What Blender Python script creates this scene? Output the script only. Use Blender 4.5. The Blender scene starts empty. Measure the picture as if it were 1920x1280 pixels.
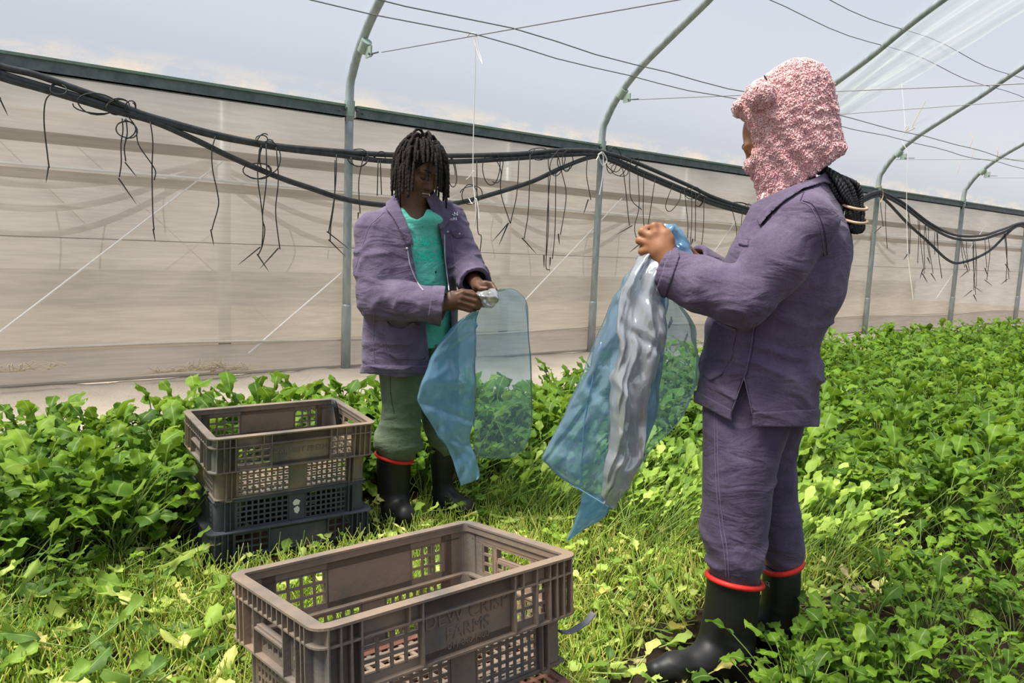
import bpy, bmesh, math, random
import numpy as np
from mathutils import Vector, Matrix, Euler

# ------------------------------------------------------------------ camera, sky, sun, exposure
SC = bpy.context.scene
COL = SC.collection
H0 = 1.15
YAW, PITCH, ROLL, FPX = math.radians(52.4787), math.radians(-6.869), math.radians(2.335), 1448.4
_fw = np.array([math.cos(YAW)*math.cos(PITCH), math.sin(YAW)*math.cos(PITCH), math.sin(PITCH)])
_r = np.array([math.sin(YAW), -math.cos(YAW), 0.0]); _u = np.cross(_r, _fw)
_c, _s = math.cos(ROLL), math.sin(ROLL)
CR, CU = _c*_r+_s*_u, -_s*_r+_c*_u
CP = np.array([0, 0, H0])

cam = bpy.data.cameras.new('camera')
cam.sensor_width = 36; cam.lens = FPX/1920*36; cam.clip_start = 0.02; cam.clip_end = 300
cam_o = bpy.data.objects.new('camera', cam); COL.objects.link(cam_o)
M = Matrix.Identity(4)
for i in range(3):
    M[i][0] = CR[i]; M[i][1] = CU[i]; M[i][2] = -_fw[i]; M[i][3] = CP[i]
cam_o.matrix_world = M
SC.camera = cam_o

W = bpy.data.worlds.new('sky'); SC.world = W; W.use_nodes = True
wn = W.node_tree.nodes; wl = W.node_tree.links; wn.clear()
wo = wn.new('ShaderNodeOutputWorld'); wb = wn.new('ShaderNodeBackground')
wt = wn.new('ShaderNodeTexCoord'); ws = wn.new('ShaderNodeSeparateXYZ'); wr = wn.new('ShaderNodeValToRGB')
wl.new(wt.outputs['Generated'], ws.inputs[0]); wl.new(ws.outputs['Z'], wr.inputs[0])
wr.color_ramp.elements[0].position = 0.0; wr.color_ramp.elements[0].color = (0.57, 0.58, 0.61, 1)
wr.color_ramp.elements[1].position = 0.75; wr.color_ramp.elements[1].color = (0.33, 0.45, 0.66, 1)
wl.new(wr.outputs[0], wb.inputs[0]); wb.inputs[1].default_value = 1.0
wl.new(wb.outputs[0], wo.inputs[0])

sun = bpy.data.lights.new('sun', 'SUN'); sun.energy = 7.7; sun.angle = math.radians(26); sun.color = (1.0, 0.94, 0.84)
sun_o = bpy.data.objects.new('sun', sun); COL.objects.link(sun_o)
sun_o.rotation_euler = Vector((0.40, -0.10, -0.90)).to_track_quat('-Z', 'Y').to_euler()
sun_o.location = (0, 3, 8)

SC.view_settings.view_transform = 'Standard'; SC.view_settings.look = 'None'
SC.view_settings.exposure = 0.17; SC.view_settings.gamma = 1.0; SC.view_settings.use_curve_mapping = False
SC.cycles.transparent_max_bounces = 24; SC.cycles.max_bounces = 8
SC.cycles.diffuse_bounces = 4; SC.cycles.glossy_bounces = 3; SC.cycles.transmission_bounces = 6
SC.cycles.caustics_reflective = False; SC.cycles.caustics_refractive = False

rng = np.random.RandomState(7); random.seed(7)

# ------------------------------------------------------------------ picture geometry -> places
def ray(x, y): return _fw + CR*(x-960)/FPX - CU*(y-640)/FPX
def at(x, y, d): return CP + ray(x, y)*d
def on_y(x, y, Y):
    v = ray(x, y); return CP + v*(Y/v[1])
def on_x(x, y, X):
    v = ray(x, y); return CP + v*(X/v[0])
def on_z(x, y, z=0.0):
    v = ray(x, y); return CP + v*((z-H0)/v[2])
def depth(P): return (np.asarray(P)-CP) @ _fw
def project(P):
    d = np.asarray(P, float)-CP; z = d @ _fw
    return 960+FPX*(d @ CR)/z, 640-FPX*(d @ CU)/z, z

# ------------------------------------------------------------------ helpers
def tag(o, label=None, cat=None, group=None, kind=None):
    if label: o['label'] = label
    if cat: o['category'] = cat
    if group: o['group'] = group
    if kind: o['kind'] = kind
    return o
def thing(name, label, cat, loc=(0, 0, 0), rot=None, group=None):
    o = bpy.data.objects.new(name, None); COL.objects.link(o); o.empty_display_size = 0.1
    o.location = loc
    if rot is not None: o.rotation_euler = rot
    return tag(o, label, cat, group)
def mesh(name, verts, faces, smooth=False):
    me = bpy.data.meshes.new(name)
    verts = np.asarray(verts, np.float32).reshape(-1, 3)
    if isinstance(faces, np.ndarray) and faces.ndim == 2:
        n, k = faces.shape
        me.vertices.add(len(verts)); me.vertices.foreach_set('co', verts.ravel())
        me.loops.add(n*k); me.loops.foreach_set('vertex_index', faces.ravel().astype(np.int32))
        me.polygons.add(n); me.polygons.foreach_set('loop_start', np.arange(0, n*k, k, dtype=np.int32))
        me.update(calc_edges=True); me.validate()
    else:
        me.from_pydata(verts.tolist(), [], [list(map(int, f)) for f in faces]); me.update()
    if smooth: me.polygons.foreach_set('use_smooth', [True]*len(me.polygons))
    return me
def obj(name, me, mat=None, parent=None, label=None, cat=None, group=None, kind=None):
    o = bpy.data.objects.new(name, me); COL.objects.link(o)
    if mat is not None and not me.materials: me.materials.append(mat)
    if parent is not None: o.parent = parent
    return tag(o, label, cat, group, kind)
class MB:
    """collects boxes, tubes and sheets for one mesh"""
    def __init__(s): s.v = []; s.f = []; s.n = 0
    def add(s, v, f):
        v = np.asarray(v, float).reshape(-1, 3)
        s.v.append(v); s.f += [[i+s.n for i in q] for q in f]; s.n += len(v); return s
    def box(s, x0, x1, y0, y1, z0, z1):
        v = [(x, y, z) for x in (x0, x1) for y in (y0, y1) for z in (z0, z1)]
        return s.add(v, [(0, 1, 3, 2), (4, 6, 7, 5), (0, 4, 5, 1), (2, 3, 7, 6), (0, 2, 6, 4), (1, 5, 7, 3)])
    def tube(s, pts, r, n=8, cap=True, flat=1.0):
        v, f = tube_geo(pts, r, n, cap, flat); return s.add(v, f)
    def build(s, name, mat, parent=None, smooth=False, **k):
        me = mesh(name, np.concatenate(s.v), s.f, smooth); return obj(name, me, mat, parent, **k)
def tube_geo(pts, r, n=8, cap=True, flat=1.0):
    P = np.asarray(pts, float); m = len(P)
    R_ = np.broadcast_to(np.asarray(r, float), (m,))
    T = np.gradient(P, axis=0); T /= np.linalg.norm(T, axis=1, keepdims=True)+1e-12
    a = np.array([0, 0, 1.0]) if abs(T[0][2]) < .9 else np.array([1.0, 0, 0])
    N = np.cross(T[0], a); N /= np.linalg.norm(N)
    v = []
    for i in range(m):
        N = N-T[i]*(N@T[i]); N /= np.linalg.norm(N)+1e-12
        B = np.cross(T[i], N)
        for k in range(n):
            t = 2*math.pi*k/n
            v.append(P[i]+R_[i]*(N*math.cos(t)+B*math.sin(t)*flat))
    f = [(i*n+k, i*n+(k+1) % n, (i+1)*n+(k+1) % n, (i+1)*n+k) for i in range(m-1) for k in range(n)]
    if cap: f += [tuple(range(n))[::-1], tuple(range((m-1)*n, m*n))]
    return v, f
def smooth_path(pts, k=6):
    P = np.asarray(pts, float)
    if len(P) < 3: 
        t = np.linspace(0, 1, k+1)[:, None]; return P[0]*(1-t)+P[-1]*t
    Q = np.vstack([2*P[0]-P[1], P, 2*P[-1]-P[-2]]); out = []
    for i in range(1, len(Q)-2):
        for j in range(k):
            t = j/k
            out.append(.5*((2*Q[i])+(-Q[i-1]+Q[i+1])*t+(2*Q[i-1]-5*Q[i]+4*Q[i+1]-Q[i+2])*t*t+(-Q[i-1]+3*Q[i]-3*Q[i+1]+Q[i+2])*t**3))
    out.append(P[-1]); return np.array(out)

# lattice value noise for meshes
_LAT = np.random.RandomState(3).rand(32, 32, 32)*2-1
def vnoise(P):
    P = np.asarray(P, float); i = np.floor(P).astype(int); f = P-i; f = f*f*(3-2*f)
    a = [i[..., k] % 32 for k in range(3)]; b = [(i[..., k]+1) % 32 for k in range(3)]
    x, y, z = f[..., 0], f[..., 1], f[..., 2]
    def L(p, q, r): return _LAT[p, q, r]
    return ((L(a[0], a[1], a[2])*(1-x)+L(b[0], a[1], a[2])*x)*(1-y)+(L(a[0], b[1], a[2])*(1-x)+L(b[0], b[1], a[2])*x)*y)*(1-z) + \
           ((L(a[0], a[1], b[2])*(1-x)+L(b[0], a[1], b[2])*x)*(1-y)+(L(a[0], b[1], b[2])*(1-x)+L(b[0], b[1], b[2])*x)*y)*z

# ------------------------------------------------------------------ materials
def _mat(name):
    m = bpy.data.materials.new(name); m.use_nodes = True
    nt = m.node_tree; nt.nodes.clear()
    out = nt.nodes.new('ShaderNodeOutputMaterial'); return m, nt.nodes, nt.links, out
def noise_node(N, L, scale, detail=4, rough=.6, coord='Object', vec=None, stretch=None):
    n = N.new('ShaderNodeTexNoise'); n.inputs['Scale'].default_value = scale
    n.inputs['Detail'].default_value = detail; n.inputs['Roughness'].default_value = rough
    if vec is None:
        tc = N.new('ShaderNodeTexCoord'); vec = tc.outputs[coord]
    if stretch:
        mp = N.new('ShaderNodeMapping'); mp.inputs['Scale'].default_value = stretch; L.new(vec, mp.inputs[0]); vec = mp.outputs[0]
    L.new(vec, n.inputs['Vector']); return n
def ramp(N, L, fac, stops):
    r = N.new('ShaderNodeValToRGB'); e = r.color_ramp.elements
    while len(e) < len(stops): e.new(.5)
    for k, (p, c) in enumerate(stops):
        e[k].position = p; e[k].color = (*c, 1) if len(c) == 3 else c
    L.new(fac, r.inputs[0]); return r
def mat(name, c1, c2=None, scale=8, rough=.7, spec=.3, bump=0, bscale=60, metal=0, stretch=None, lo=.35, hi=.65, sheen=0, c3=None, s3=3, lo3=.55, hi3=.75):
    m, N, L, out = _mat(name)
    b = N.new('ShaderNodeBsdfPrincipled'); L.new(b.outputs[0], out.inputs[0])
    b.inputs['Roughness'].default_value = rough; b.inputs['Metallic'].default_value = metal
    b.inputs['Specular IOR Level'].default_value = spec
    if sheen: b.inputs['Sheen Weight'].default_value = sheen
    if c2 is None: b.inputs['Base Color'].default_value = (*c1, 1)
    else:
        n = noise_node(N, L, scale, stretch=stretch); r = ramp(N, L, n.outputs[0], [(lo, c1), (hi, c2)])
        col = r.outputs[0]
        if c3 is not None:
            n3 = noise_node(N, L, s3, detail=6); r3 = ramp(N, L, n3.outputs[0], [(lo3, (0, 0, 0)), (hi3, (1, 1, 1))])
            mx = N.new('ShaderNodeMix'); mx.data_type = 'RGBA'; L.new(r3.outputs[0], mx.inputs['Factor'])
            L.new(col, mx.inputs['A']); mx.inputs['B'].default_value = (*c3, 1); col = mx.outputs['Result']
        L.new(col, b.inputs['Base Color'])
    if bump:
        n2 = noise_node(N, L, bscale, 3); bp = N.new('ShaderNodeBump'); bp.inputs['Strength'].default_value = bump
        bp.inputs['Distance'].default_value = .01; L.new(n2.outputs[0], bp.inputs['Height']); L.new(bp.outputs[0], b.inputs['Normal'])
    return m

def film_mat(name, tint, scat, k, gloss=.08, rough=.25, dirt=None):
    """thin translucent plastic: mostly clear, some scatter"""
    m, N, L, out = _mat(name)
    tr = N.new('ShaderNodeBsdfTransparent'); tr.inputs[0].default_value = (*tint, 1)
    tl = N.new('ShaderNodeBsdfTranslucent'); tl.inputs[0].default_value = (*scat, 1)
    df = N.new('ShaderNodeBsdfDiffuse'); df.inputs[0].default_value = (*scat, 1)
    a = N.new('ShaderNodeMixShader'); a.inputs[0].default_value = .45; L.new(tl.outputs[0], a.inputs[1]); L.new(df.outputs[0], a.inputs[2])
    b = N.new('ShaderNodeMixShader'); b.inputs[0].default_value = k; L.new(tr.outputs[0], b.inputs[1]); L.new(a.outputs[0], b.inputs[2])
    g = N.new('ShaderNodeBsdfGlossy'); g.inputs['Roughness'].default_value = rough
    c = N.new('ShaderNodeMixShader'); c.inputs[0].default_value = gloss; L.new(b.outputs[0], c.inputs[1]); L.new(g.outputs[0], c.inputs[2])
    last = c
    if dirt:   # (z0, z1) real dirt that settled along the bottom edge of the film
        geo = N.new('ShaderNodeNewGeometry'); sp = N.new('ShaderNodeSeparateXYZ'); L.new(geo.outputs['Position'], sp.inputs[0])
        mr = N.new('ShaderNodeMapRange'); mr.inputs[1].default_value = dirt[0]; mr.inputs[2].default_value = dirt[1]
        mr.inputs[3].default_value = 1; mr.inputs[4].default_value = 0; L.new(sp.outputs['Z'], mr.inputs[0])
        n = noise_node(N, L, 2.2, 5, stretch=(1, 3, 3)); r = ramp(N, L, n.outputs[0], [(.42, (0, 0, 0)), (.62, (1, 1, 1))])
        mu = N.new('ShaderNodeMath'); mu.operation = 'MULTIPLY'; L.new(mr.outputs[0], mu.inputs[0]); L.new(r.outputs[0], mu.inputs[1])
        d = N.new('ShaderNodeBsdfTranslucent'); d.inputs[0].default_value = (.62, .53, .42, 1)
        e = N.new('ShaderNodeMixShader'); L.new(mu.outputs[0], e.inputs[0]); L.new(c.outputs[0], e.inputs[1]); L.new(d.outputs[0], e.inputs[2]); last = e
    L.new(last.outputs[0], out.inputs[0]); return m

def net_mat(name, col, alpha, transl=.5, stripe=1.0):
    """woven shade net: scattering threads with light passing between them"""
    m, N, L, out = _mat(name)
    n = noise_node(N, L, 3, 6, stretch=(.6, 1, 6)); r = ramp(N, L, n.outputs[0], [(.3, tuple(c*.90 for c in col)), (.7, tuple(min(1, c*1.06) for c in col))])
    n2 = noise_node(N, L, 55, 2, stretch=(.05, 1, 1)); r2 = ramp(N, L, n2.outputs[0], [(.3, (.84, .84, .84)), (.7, (1, 1, 1))])
    mx = N.new('ShaderNodeMix'); mx.data_type = 'RGBA'; mx.blend_type = 'MULTIPLY'; mx.inputs['Factor'].default_value = stripe
    L.new(r.outputs[0], mx.inputs['A']); L.new(r2.outputs[0], mx.inputs['B'])
    tl = N.new('ShaderNodeBsdfTranslucent'); df = N.new('ShaderNodeBsdfDiffuse')
    L.new(mx.outputs['Result'], tl.inputs[0]); L.new(mx.outputs['Result'], df.inputs[0])
    a = N.new('ShaderNodeMixShader'); a.inputs[0].default_value = 1-transl; L.new(tl.outputs[0], a.inputs[1]); L.new(df.outputs[0], a.inputs[2])
    tr = N.new('ShaderNodeBsdfTransparent'); b = N.new('ShaderNodeMixShader'); b.inputs[0].default_value = alpha
    L.new(tr.outputs[0], b.inputs[1]); L.new(a.outputs[0], b.inputs[2]); L.new(b.outputs[0], out.inputs[0]); return m

M_steel = mat('galvanised steel', (.27, .31, .31), (.40, .44, .435), 22, rough=.45, spec=.5, metal=.2, bump=.05, stretch=(1, 1, .3))
M_steel_d = mat('dull steel rail', (.10, .125, .12), (.16, .19, .18), 14, rough=.55, metal=.3)
M_green_lip = mat('greenish rail lip', (.15, .23, .17), (.22, .30, .24), 12, rough=.5)
M_clamp = mat('pale green clamp', (.30, .38, .31), (.38, .45, .38), 30, rough=.5, metal=.2)
M_black = mat('black irrigation pipe', (.028, .03, .032), (.055, .058, .06), 20, rough=.55, spec=.35)
M_tube = mat('thin black tube', (.022, .024, .022), (.045, .048, .044), 30, rough=.55)
M_wire = mat('grey wire', (.20, .20, .19), rough=.5, metal=.4)
M_string = mat('white string', (.72, .70, .66), rough=.9)
M_rope = mat('pale rope', (.86, .82, .76), (.95, .92, .87), 80, rough=.95, bump=.3, bscale=300)
M_twine = mat('yellowed twine', (.55, .45, .25), rough=.9)

# ------------------------------------------------------------------ the setting
YW = 5.846; PX = [2.763, 5.53, 8.25, 11.03, 13.80, 16.55]
def ground_z(x, y):
    b = .016*vnoise(np.stack([np.asarray(x)*2.3, np.asarray(y)*2.3, np.zeros_like(np.asarray(x, float))], -1)) + .010*vnoise(np.stack([np.asarray(x)*9., np.asarray(y)*9., np.ones_like(np.asarray(x, float))], -1))
    return b-.01+np.clip((np.asarray(y)-4.1)/1.5, 0, 1)*.12
def make_floor():
    xs = np.concatenate([np.linspace(-6, -.6, 10)[:-1], np.arange(-.6, 4.2, .04), np.linspace(4.2, 24, 70)])
    ys = np.concatenate([np.linspace(-5, .2, 8)[:-1], np.arange(.2, 4.4, .04), np.linspace(4.4, 14, 40)])
    X, Y = np.meshgrid(xs, ys, indexing='ij'); Z = ground_z(X, Y)
    v = np.stack([X, Y, Z], -1).reshape(-1, 3); nx, ny = X.shape
    i, j = np.meshgrid(np.arange(nx-1), np.arange(ny-1), indexing='ij'); a = (i*ny+j).ravel()
    f = np.stack([a, a+ny, a+ny+1, a+1], -1)
    m, N, L, out = _mat('soil')
    b = N.new('ShaderNodeBsdfPrincipled'); b.inputs['Roughness'].default_value = .95; b.inputs['Specular IOR Level'].default_value = .1
    n = noise_node(N, L, 9, 8, .7); r = ramp(N, L, n.outputs[0], [(.3, (.022, .014, .010)), (.7, (.085, .055, .038))])
    n2 = noise_node(N, L, 3, 6); r2 = ramp(N, L, n2.outputs[0], [(.3, (.46, .39, .31)), (.7, (.60, .52, .42))])
    geo = N.new('ShaderNodeNewGeometry'); sp = N.new('ShaderNodeSeparateXYZ'); L.new(geo.outputs['Position'], sp.inputs[0])
    mr = N.new('ShaderNodeMapRange'); mr.inputs[1].default_value = 4.0; mr.inputs[2].default_value = 4.5; L.new(sp.outputs['Y'], mr.inputs[0])
    mx = N.new('ShaderNodeMix'); mx.data_type = 'RGBA'; L.new(mr.outputs[0], mx.inputs['Factor']); L.new(r.outputs[0], mx.inputs['A']); L.new(r2.outputs[0], mx.inputs['B'])
    mr2 = N.new('ShaderNodeMapRange'); mr2.inputs[1].default_value = 5.95; mr2.inputs[2].default_value = 6.3; L.new(sp.outputs['Y'], mr2.inputs[0])
    mx2 = N.new('ShaderNodeMix'); mx2.data_type = 'RGBA'; L.new(mr2.outputs[0], mx2.inputs['Factor']); L.new(mx.outputs['Result'], mx2.inputs['A']); mx2.inputs['B'].default_value = (.17, .135, .095, 1)
    L.new(mx2.outputs['Result'], b.inputs['Base Color'])
    bp = N.new('ShaderNodeBump'); bp.inputs['Strength'].default_value = .9; bp.inputs['Distance'].default_value = .02
    n3 = noise_node(N, L, 60, 6, .7); L.new(n3.outputs[0], bp.inputs['Height']); L.new(bp.outputs[0], b.inputs['Normal']); L.new(b.outputs[0], out.inputs[0])
    obj('floor', mesh('floor', v, f, True), m, kind='structure')
make_floor()

def sheet(name, xs, zs, y_of, m, parent=None, kind=None):
    X, Z = np.meshgrid(xs, zs, indexing='ij'); Y = y_of(X, Z)
    v = np.stack([X, Y, Z], -1).reshape(-1, 3); nx, nz = X.shape
    i, j = np.meshgrid(np.arange(nx-1), np.arange(nz-1), indexing='ij'); a = (i*nz+j).ravel()
    f = np.stack([a, a+nz, a+nz+1, a+1], -1)
    return obj(name, mesh(name, v, f, True), m, parent, kind=kind)
M_net = net_mat('beige shade net', (.90, .805, .67), .80, .60)
M_net_up = net_mat('upper net flap', (.88, .81, .72), .93, .60, .7)
M_net_d = net_mat('doubled net', (.56, .50, .42), .93, .5)
M_net_low = net_mat('lower net panel', (.64, .575, .50), .95, .5)
wx = np.linspace(-3, 22, 120)
wave = lambda X, Z: YW+.07+.018*np.sin(X*2.1+Z)+.012*np.sin(X*5.3-Z*2)
wall = sheet('wall_back', wx, np.linspace(.36, 1.92, 14), wave, M_net, kind='structure')
sheet('upper_flap', wx, np.linspace(1.90, 2.24, 5), lambda X, Z: wave(X, Z)-.012, M_net_up, wall)
sheet('lower_panel', wx, np.linspace(.12, .345, 4), lambda X, Z: wave(X, Z)-.006+.05*(.36-Z), M_net_low, wall)
b_ = MB()
def run(z, dz=0, y=-.015): return [(x, wave(x, z)+y, z+dz*np.sin(x*1.3)) for x in np.linspace(-3, 22, 90)]
sheet('doubled_net_band', wx, np.linspace(1.70, 1.775, 3), lambda X, Z: wave(X, Z)-.012, M_net_d, wall)
sheet('doubled_net_band', wx, np.linspace(1.47, 1.535, 3), lambda X, Z: wave(X, Z)-.012, net_mat('hem shade', (.68, .61, .52), .9, .5), wall)
b_.tube(run(1.555), .010, 6).build('hem', mat('light hem', (.85, .81, .75), rough=.8), wall)
MB().tube(run(1.10), .003, 4).build('net_seam', mat('net seam', (.30, .25, .2), rough=.8), wall)
MB().tube(run(1.08), .0025, 4).build('net_seam', bpy.data.materials['light hem'], wall)
MB().tube(run(.352, .02, -.02), .011, 6).build('hem_rope', mat('tan hem rope', (.62, .55, .46), rough=.9), wall)
MB().tube(run(.118, .008, -.01), .012, 6).build('hem', bpy.data.materials['hem shade'], wall)

# ceiling film over the arches, from the rail up to the ridge and down behind the camera
ARCH = [(5.905, 2.20), (5.80, 2.46), (5.64, 2.68), (5.38, 2.90), (4.98, 3.14), (4.58, 3.37), (4.06, 3.70), (3.3, 4.08), (2.4, 4.36), (1.5, 4.45), (.6, 4.36), (-.4, 4.05), (-1.4, 3.55), (-2.2, 3.0), (-2.75, 2.3), (-2.9, 1.2), (-2.9, 0)]
arch_yz = smooth_path([(0, y, z) for y, z in ARCH], 3)[:, 1:]
M_film = film_mat('greenhouse film', (.96, .97, .98), (.80, .81, .85), .20, .03, .3, dirt=(2.22, 2.40))
def make_ceiling():
    xs = np.linspace(-3, 22, 101); v = []; n = len(arch_yz)
    for x in xs:
        for k, (y, z) in enumerate(arch_yz):
            ph = min(abs(x-p) for p in PX+[0, -2.77, 19.3])
            sag = .03*min(1, ph/1.2)
            w = .010*math.sin(x*9+k*.9)*min(1, ph)
            v.append((x, y+.035-sag*.4+w, z+.045-sag+w*.5))
    i, j = np.meshgrid(np.arange(len(xs)-1), np.arange(n-1), indexing='ij'); a = (i*n+j).ravel()
    obj('ceiling', mesh('ceiling', v, np.stack([a, a+1, a+n+1, a+n], -1), True), M_film, kind='structure')
make_ceiling()
def loose_film():
    # a second, loose strip of film hanging in folds on the third arch
    top = [(5.38, 2.86), (4.98, 3.10), (4.58, 3.33), (4.06, 3.64), (3.3, 4.02), (2.4, 4.30)]
    P = smooth_path([(0, y, z) for y, z in top], 7); v = []; m = 26
    for k, p in enumerate(P):
        t = k/(len(P)-1); wdt = .45+.95*t
        for q in range(m):
            s = q/(m-1)
            fold = .045*math.sin(s*17+t*3)*(1-.4*t)+.02*math.sin(s*41+t*9)
            v.append((8.30+s*wdt+.05*math.sin(t*7+s*4), p[1]+.02-.03*math.sin(s*3.1)+fold*.4, p[2]+.0-.08*s*(1-t)+fold*.8))
    i, j = np.meshgrid(np.arange(len(P)-1), np.arange(m-1), indexing='ij'); a = (i*m+j).ravel()
    obj('loose_film_strip', mesh('loose_film_strip', v, np.stack([a, a+1, a+m+1, a+m], -1), True),
        film_mat('loose film', (.93, .95, .95), (.82, .85, .85), .34, .08, .25),
        label='loose wrinkled strip of clear plastic film hanging along the arch behind the pink hood', cat='plastic film')
loose_film()

# arches: post + bent hoop in one pipe, clamp at the rail, bracket for the tie wire
names = ['leftmost galvanised arch pole, standing just left of the person in the open jacket', 'galvanised arch pole between the two people, with drip pipes tied to it by string',
         'galvanised arch pole whose post is hidden behind the pink hood', 'galvanised arch pole just right of the black braids, its post nearest them',
         'slim far arch pole, second from the right edge, crossed by sagging drip pipes', 'farthest galvanised arch pole at the right edge of the picture']
for k, X in enumerate(PX):
    t = thing('arch_pole', names[k], 'pole', (X, YW, 0), group='arch poles of the tunnel')
    lean = .03 if k == 0 else 0
    pts = [(0, .0, .02), (0, .0, 1.2), (0, .0, 2.0), (0, .0, 2.15)]
    MB().tube(pts, .0345, 14).build('post', M_steel, t, True)
    MB().tube([(0, 0, 0), (0, 0, .62), (0, 0, .64)], [.040, .040, .037], 14).build('ground_sleeve', M_steel, t, True)
    hoop = [(0, y-YW, z) for y, z in arch_yz]; hoop = [(0, 0, 2.1)]+[(0, y, z) for _, y, z in hoop if y < -.03 or z > 2.3]
    MB().tube(smooth_path(hoop, 3), .0345, 14).build('hoop', M_steel, t, True)
    cl = MB().tube([(0, 0, 2.14), (0, -.004, 2.26)], .043, 14).build('rail_clamp', M_clamp, t)
    for sx in (-1, 1):
        MB().tube([(sx*.05, -.055, 2.19), (sx*.05, -.02, 2.19)], .011, 6).build('bolt', M_steel_d, cl)
        MB().tube([(sx*.10, -.060, 2.17), (sx*.10, -.03, 2.17)], .008, 6).build('bolt', M_steel_d, cl)
    # bracket on the hoop
    by, bz = 5.59-YW, 2.70 if k else 2.635
    g = MB(); g.tube([(0, by+.036, bz-.036), (0, by-.030, bz+.032)], .042, 14)
    g.build('hoop_collar', M_clamp, t)
    MB().box(-.006, .006, by-.11, by-.02, bz-.095, bz-.015).build('tie_bracket', M_clamp, t)
    MB().tube([(-.018, by-.095, bz-.075), (.018, by-.095, bz-.075)], .009, 6).tube([(0, by-.095, bz-.075), (0, by-.22, bz-.082)], .006, 6).build('tensioner', M_steel_d, t)

# rails between the poles
rl = ['left end of the green edged steel rail, left of the first pole', 'steel rail behind the dreadlocks, between first and second pole', 'steel rail from the second pole to the pink hood',
      'steel rail hidden behind the hood and braids', 'far steel rail between the fourth and fifth pole', 'farthest steel rail at the right edge']
ends = [-3]+PX
for k in range(6):
    x0, x1 = ends[k]+.05, ends[k+1]-.05
    t = thing('wall_rail', rl[k], 'rail', ((x0+x1)/2, YW, 2.17), group='rails along the net wall'); h = (x1-x0)/2
    MB().box(-h, h, -.028, -.018, -.045, .045).box(-h, h, -.028, .03, -.045, -.035).build('web', M_steel_d, t)
    MB().box(-h, h, -.045, .045, .036, .054).build('top_lip', M_green_lip, t)

# tie wires across the tunnel and long wires down it
tie_lab = ['tie wire running from the first arch bracket up to the right', 'short visible tie wire from the second arch bracket to the pink hood', 'tie wire behind the pink hood running to the right edge',
           'level tie wire from the fourth arch, right of the hood', 'far tie wire near the right edge, from the fifth arch']
tie_px = [((716, 98), (1245, 1)), ((1187, 187), (1385, 178)), ((1560, 164), (1900, 146)), ((1680, 299), (1910, 298)), ((1845, 333), (1918, 333))]
def tie_pts(k):
    a, b = tie_px[k]; A = on_x(*a, PX[k]); B = on_x(*b, PX[k])
    return A, A+(B-A)/np.linalg.norm(B-A)*6.6
for k in range(5):
    if k == 2: A = np.array([PX[2], 5.28, 2.80]); B = A+np.array([0, -6.6, -.25])
    else: A, B = tie_pts(k)
    MB().tube([A, (A+B)/2-np.array([0, 0, .01]), B], .0035, 5).build('tie_wire', M_wire, label=tie_lab[k], cat='wire', group='tie wires')
K1 = on_x(890, 68, PX[0]); K2 = on_x(960, 57, PX[0])
for K, nm in ((K1, 'lower of the two long grey wires running down the tunnel roof'), (K2, 'upper of the two long grey wires running down the tunnel roof')):
    pts = []
    for x in np.linspace(-2, 18, 60): 
        pts.append((x, K[1]+.012*math.sin(x*1.7)+.01*math.sin(x*4.1), K[2]-.02*math.sin((x-2.76)/2.75*math.pi)**2+.006*math.sin(x*5)))
    MB().tube(pts, .0038, 5).build('roof_wire', M_wire, label=nm, cat='wire', group='long roof wires')
for K, nm in ((on_x(1655, 85, PX[2]), 'grey wire high over the pink hood, left one'), (on_x(1693, 55, PX[2]), 'grey wire high over the pink hood, right one')):
    MB().tube([(x, K[1]+.02*math.sin(x*1.9), K[2]+.02*math.sin(x*2.3)-.02*math.sin(8.25*2.3)) for x in np.linspace(3, 18, 40)], .0042, 5).build('roof_wire', M_wire, label=nm, cat='wire', group='high roof wires')

# drip pipes slung along the wall
YD = 5.66
def px_path(pts, Y, k=5): return smooth_path([on_y(x, y, Y) for x, y in pts], k)
P_up = [(-60, 95), (0, 124), (66, 140), (146, 168), (220, 194), (265, 213), (327, 231), (398, 250), (461, 264), (532, 275), (637, 284), (727, 290), (840, 292), (963, 289), (1052, 282), (1112, 283)]
P_mid = [(-60, 108), (0, 137), (74, 160), (149, 182), (226, 207), (281, 222), (398, 254), (470, 268), (532, 279), (637, 291), (727, 302), (854, 303), (963, 297), (1066, 290), (1112, 289)]
P_low = [(-60, 118), (0, 145), (74, 166), (149, 188), (226, 211), (290, 229), (372, 265), (425, 291), (480, 315), (532, 336), (583, 353), (637, 371), (694, 382), (780, 388), (860, 380), (922, 364), (998, 340), (1052, 315), (1112, 294)]
R_a = [(1112, 284), (1140, 288), (1190, 304), (1290, 347), (1341, 371), (1417, 394), (1500, 405), (1580, 385), (1640, 360)]
R_b = [(1112, 288), (1150, 298), (1204, 322), (1290, 358), (1341, 378), (1417, 399), (1500, 412), (1580, 390), (1640, 363)]
R_c = [(1112, 292), (1150, 303), (1204, 328), (1290, 364), (1341, 384), (1417, 404), (1500, 418), (1580, 396), (1640, 368)]
F_a = [(1640, 358), (1660, 363), (1693, 380), (1743, 418), (1789, 440), (1838, 442), (1880, 430), (1915, 418), (1940, 425)]
F_b = [(1640, 361), (1660, 368), (1695, 388), (1743, 424), (1789, 447), (1838, 449), (1880, 436), (1915, 422), (1940, 430)]
F_c = [(1640, 364), (1660, 375), (1701, 418), (1739, 452), (1777, 487), (1804, 492), (1854, 471), (1907, 424), (1940, 440)]
def pipe(parts, lab):
    p = []
    for q in parts: p += [on_y(x, y, YD) for x, y in (q if not p else q[1:])]
    MB().tube(smooth_path(p, 5), .021, 9).build('drip_pipe', M_black, None, True, label=lab, cat='irrigation pipe', group='drip pipes slung along the wall')
pipe([P_up, R_a, F_a], 'topmost of the three black drip pipes slung along the net wall')
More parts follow.
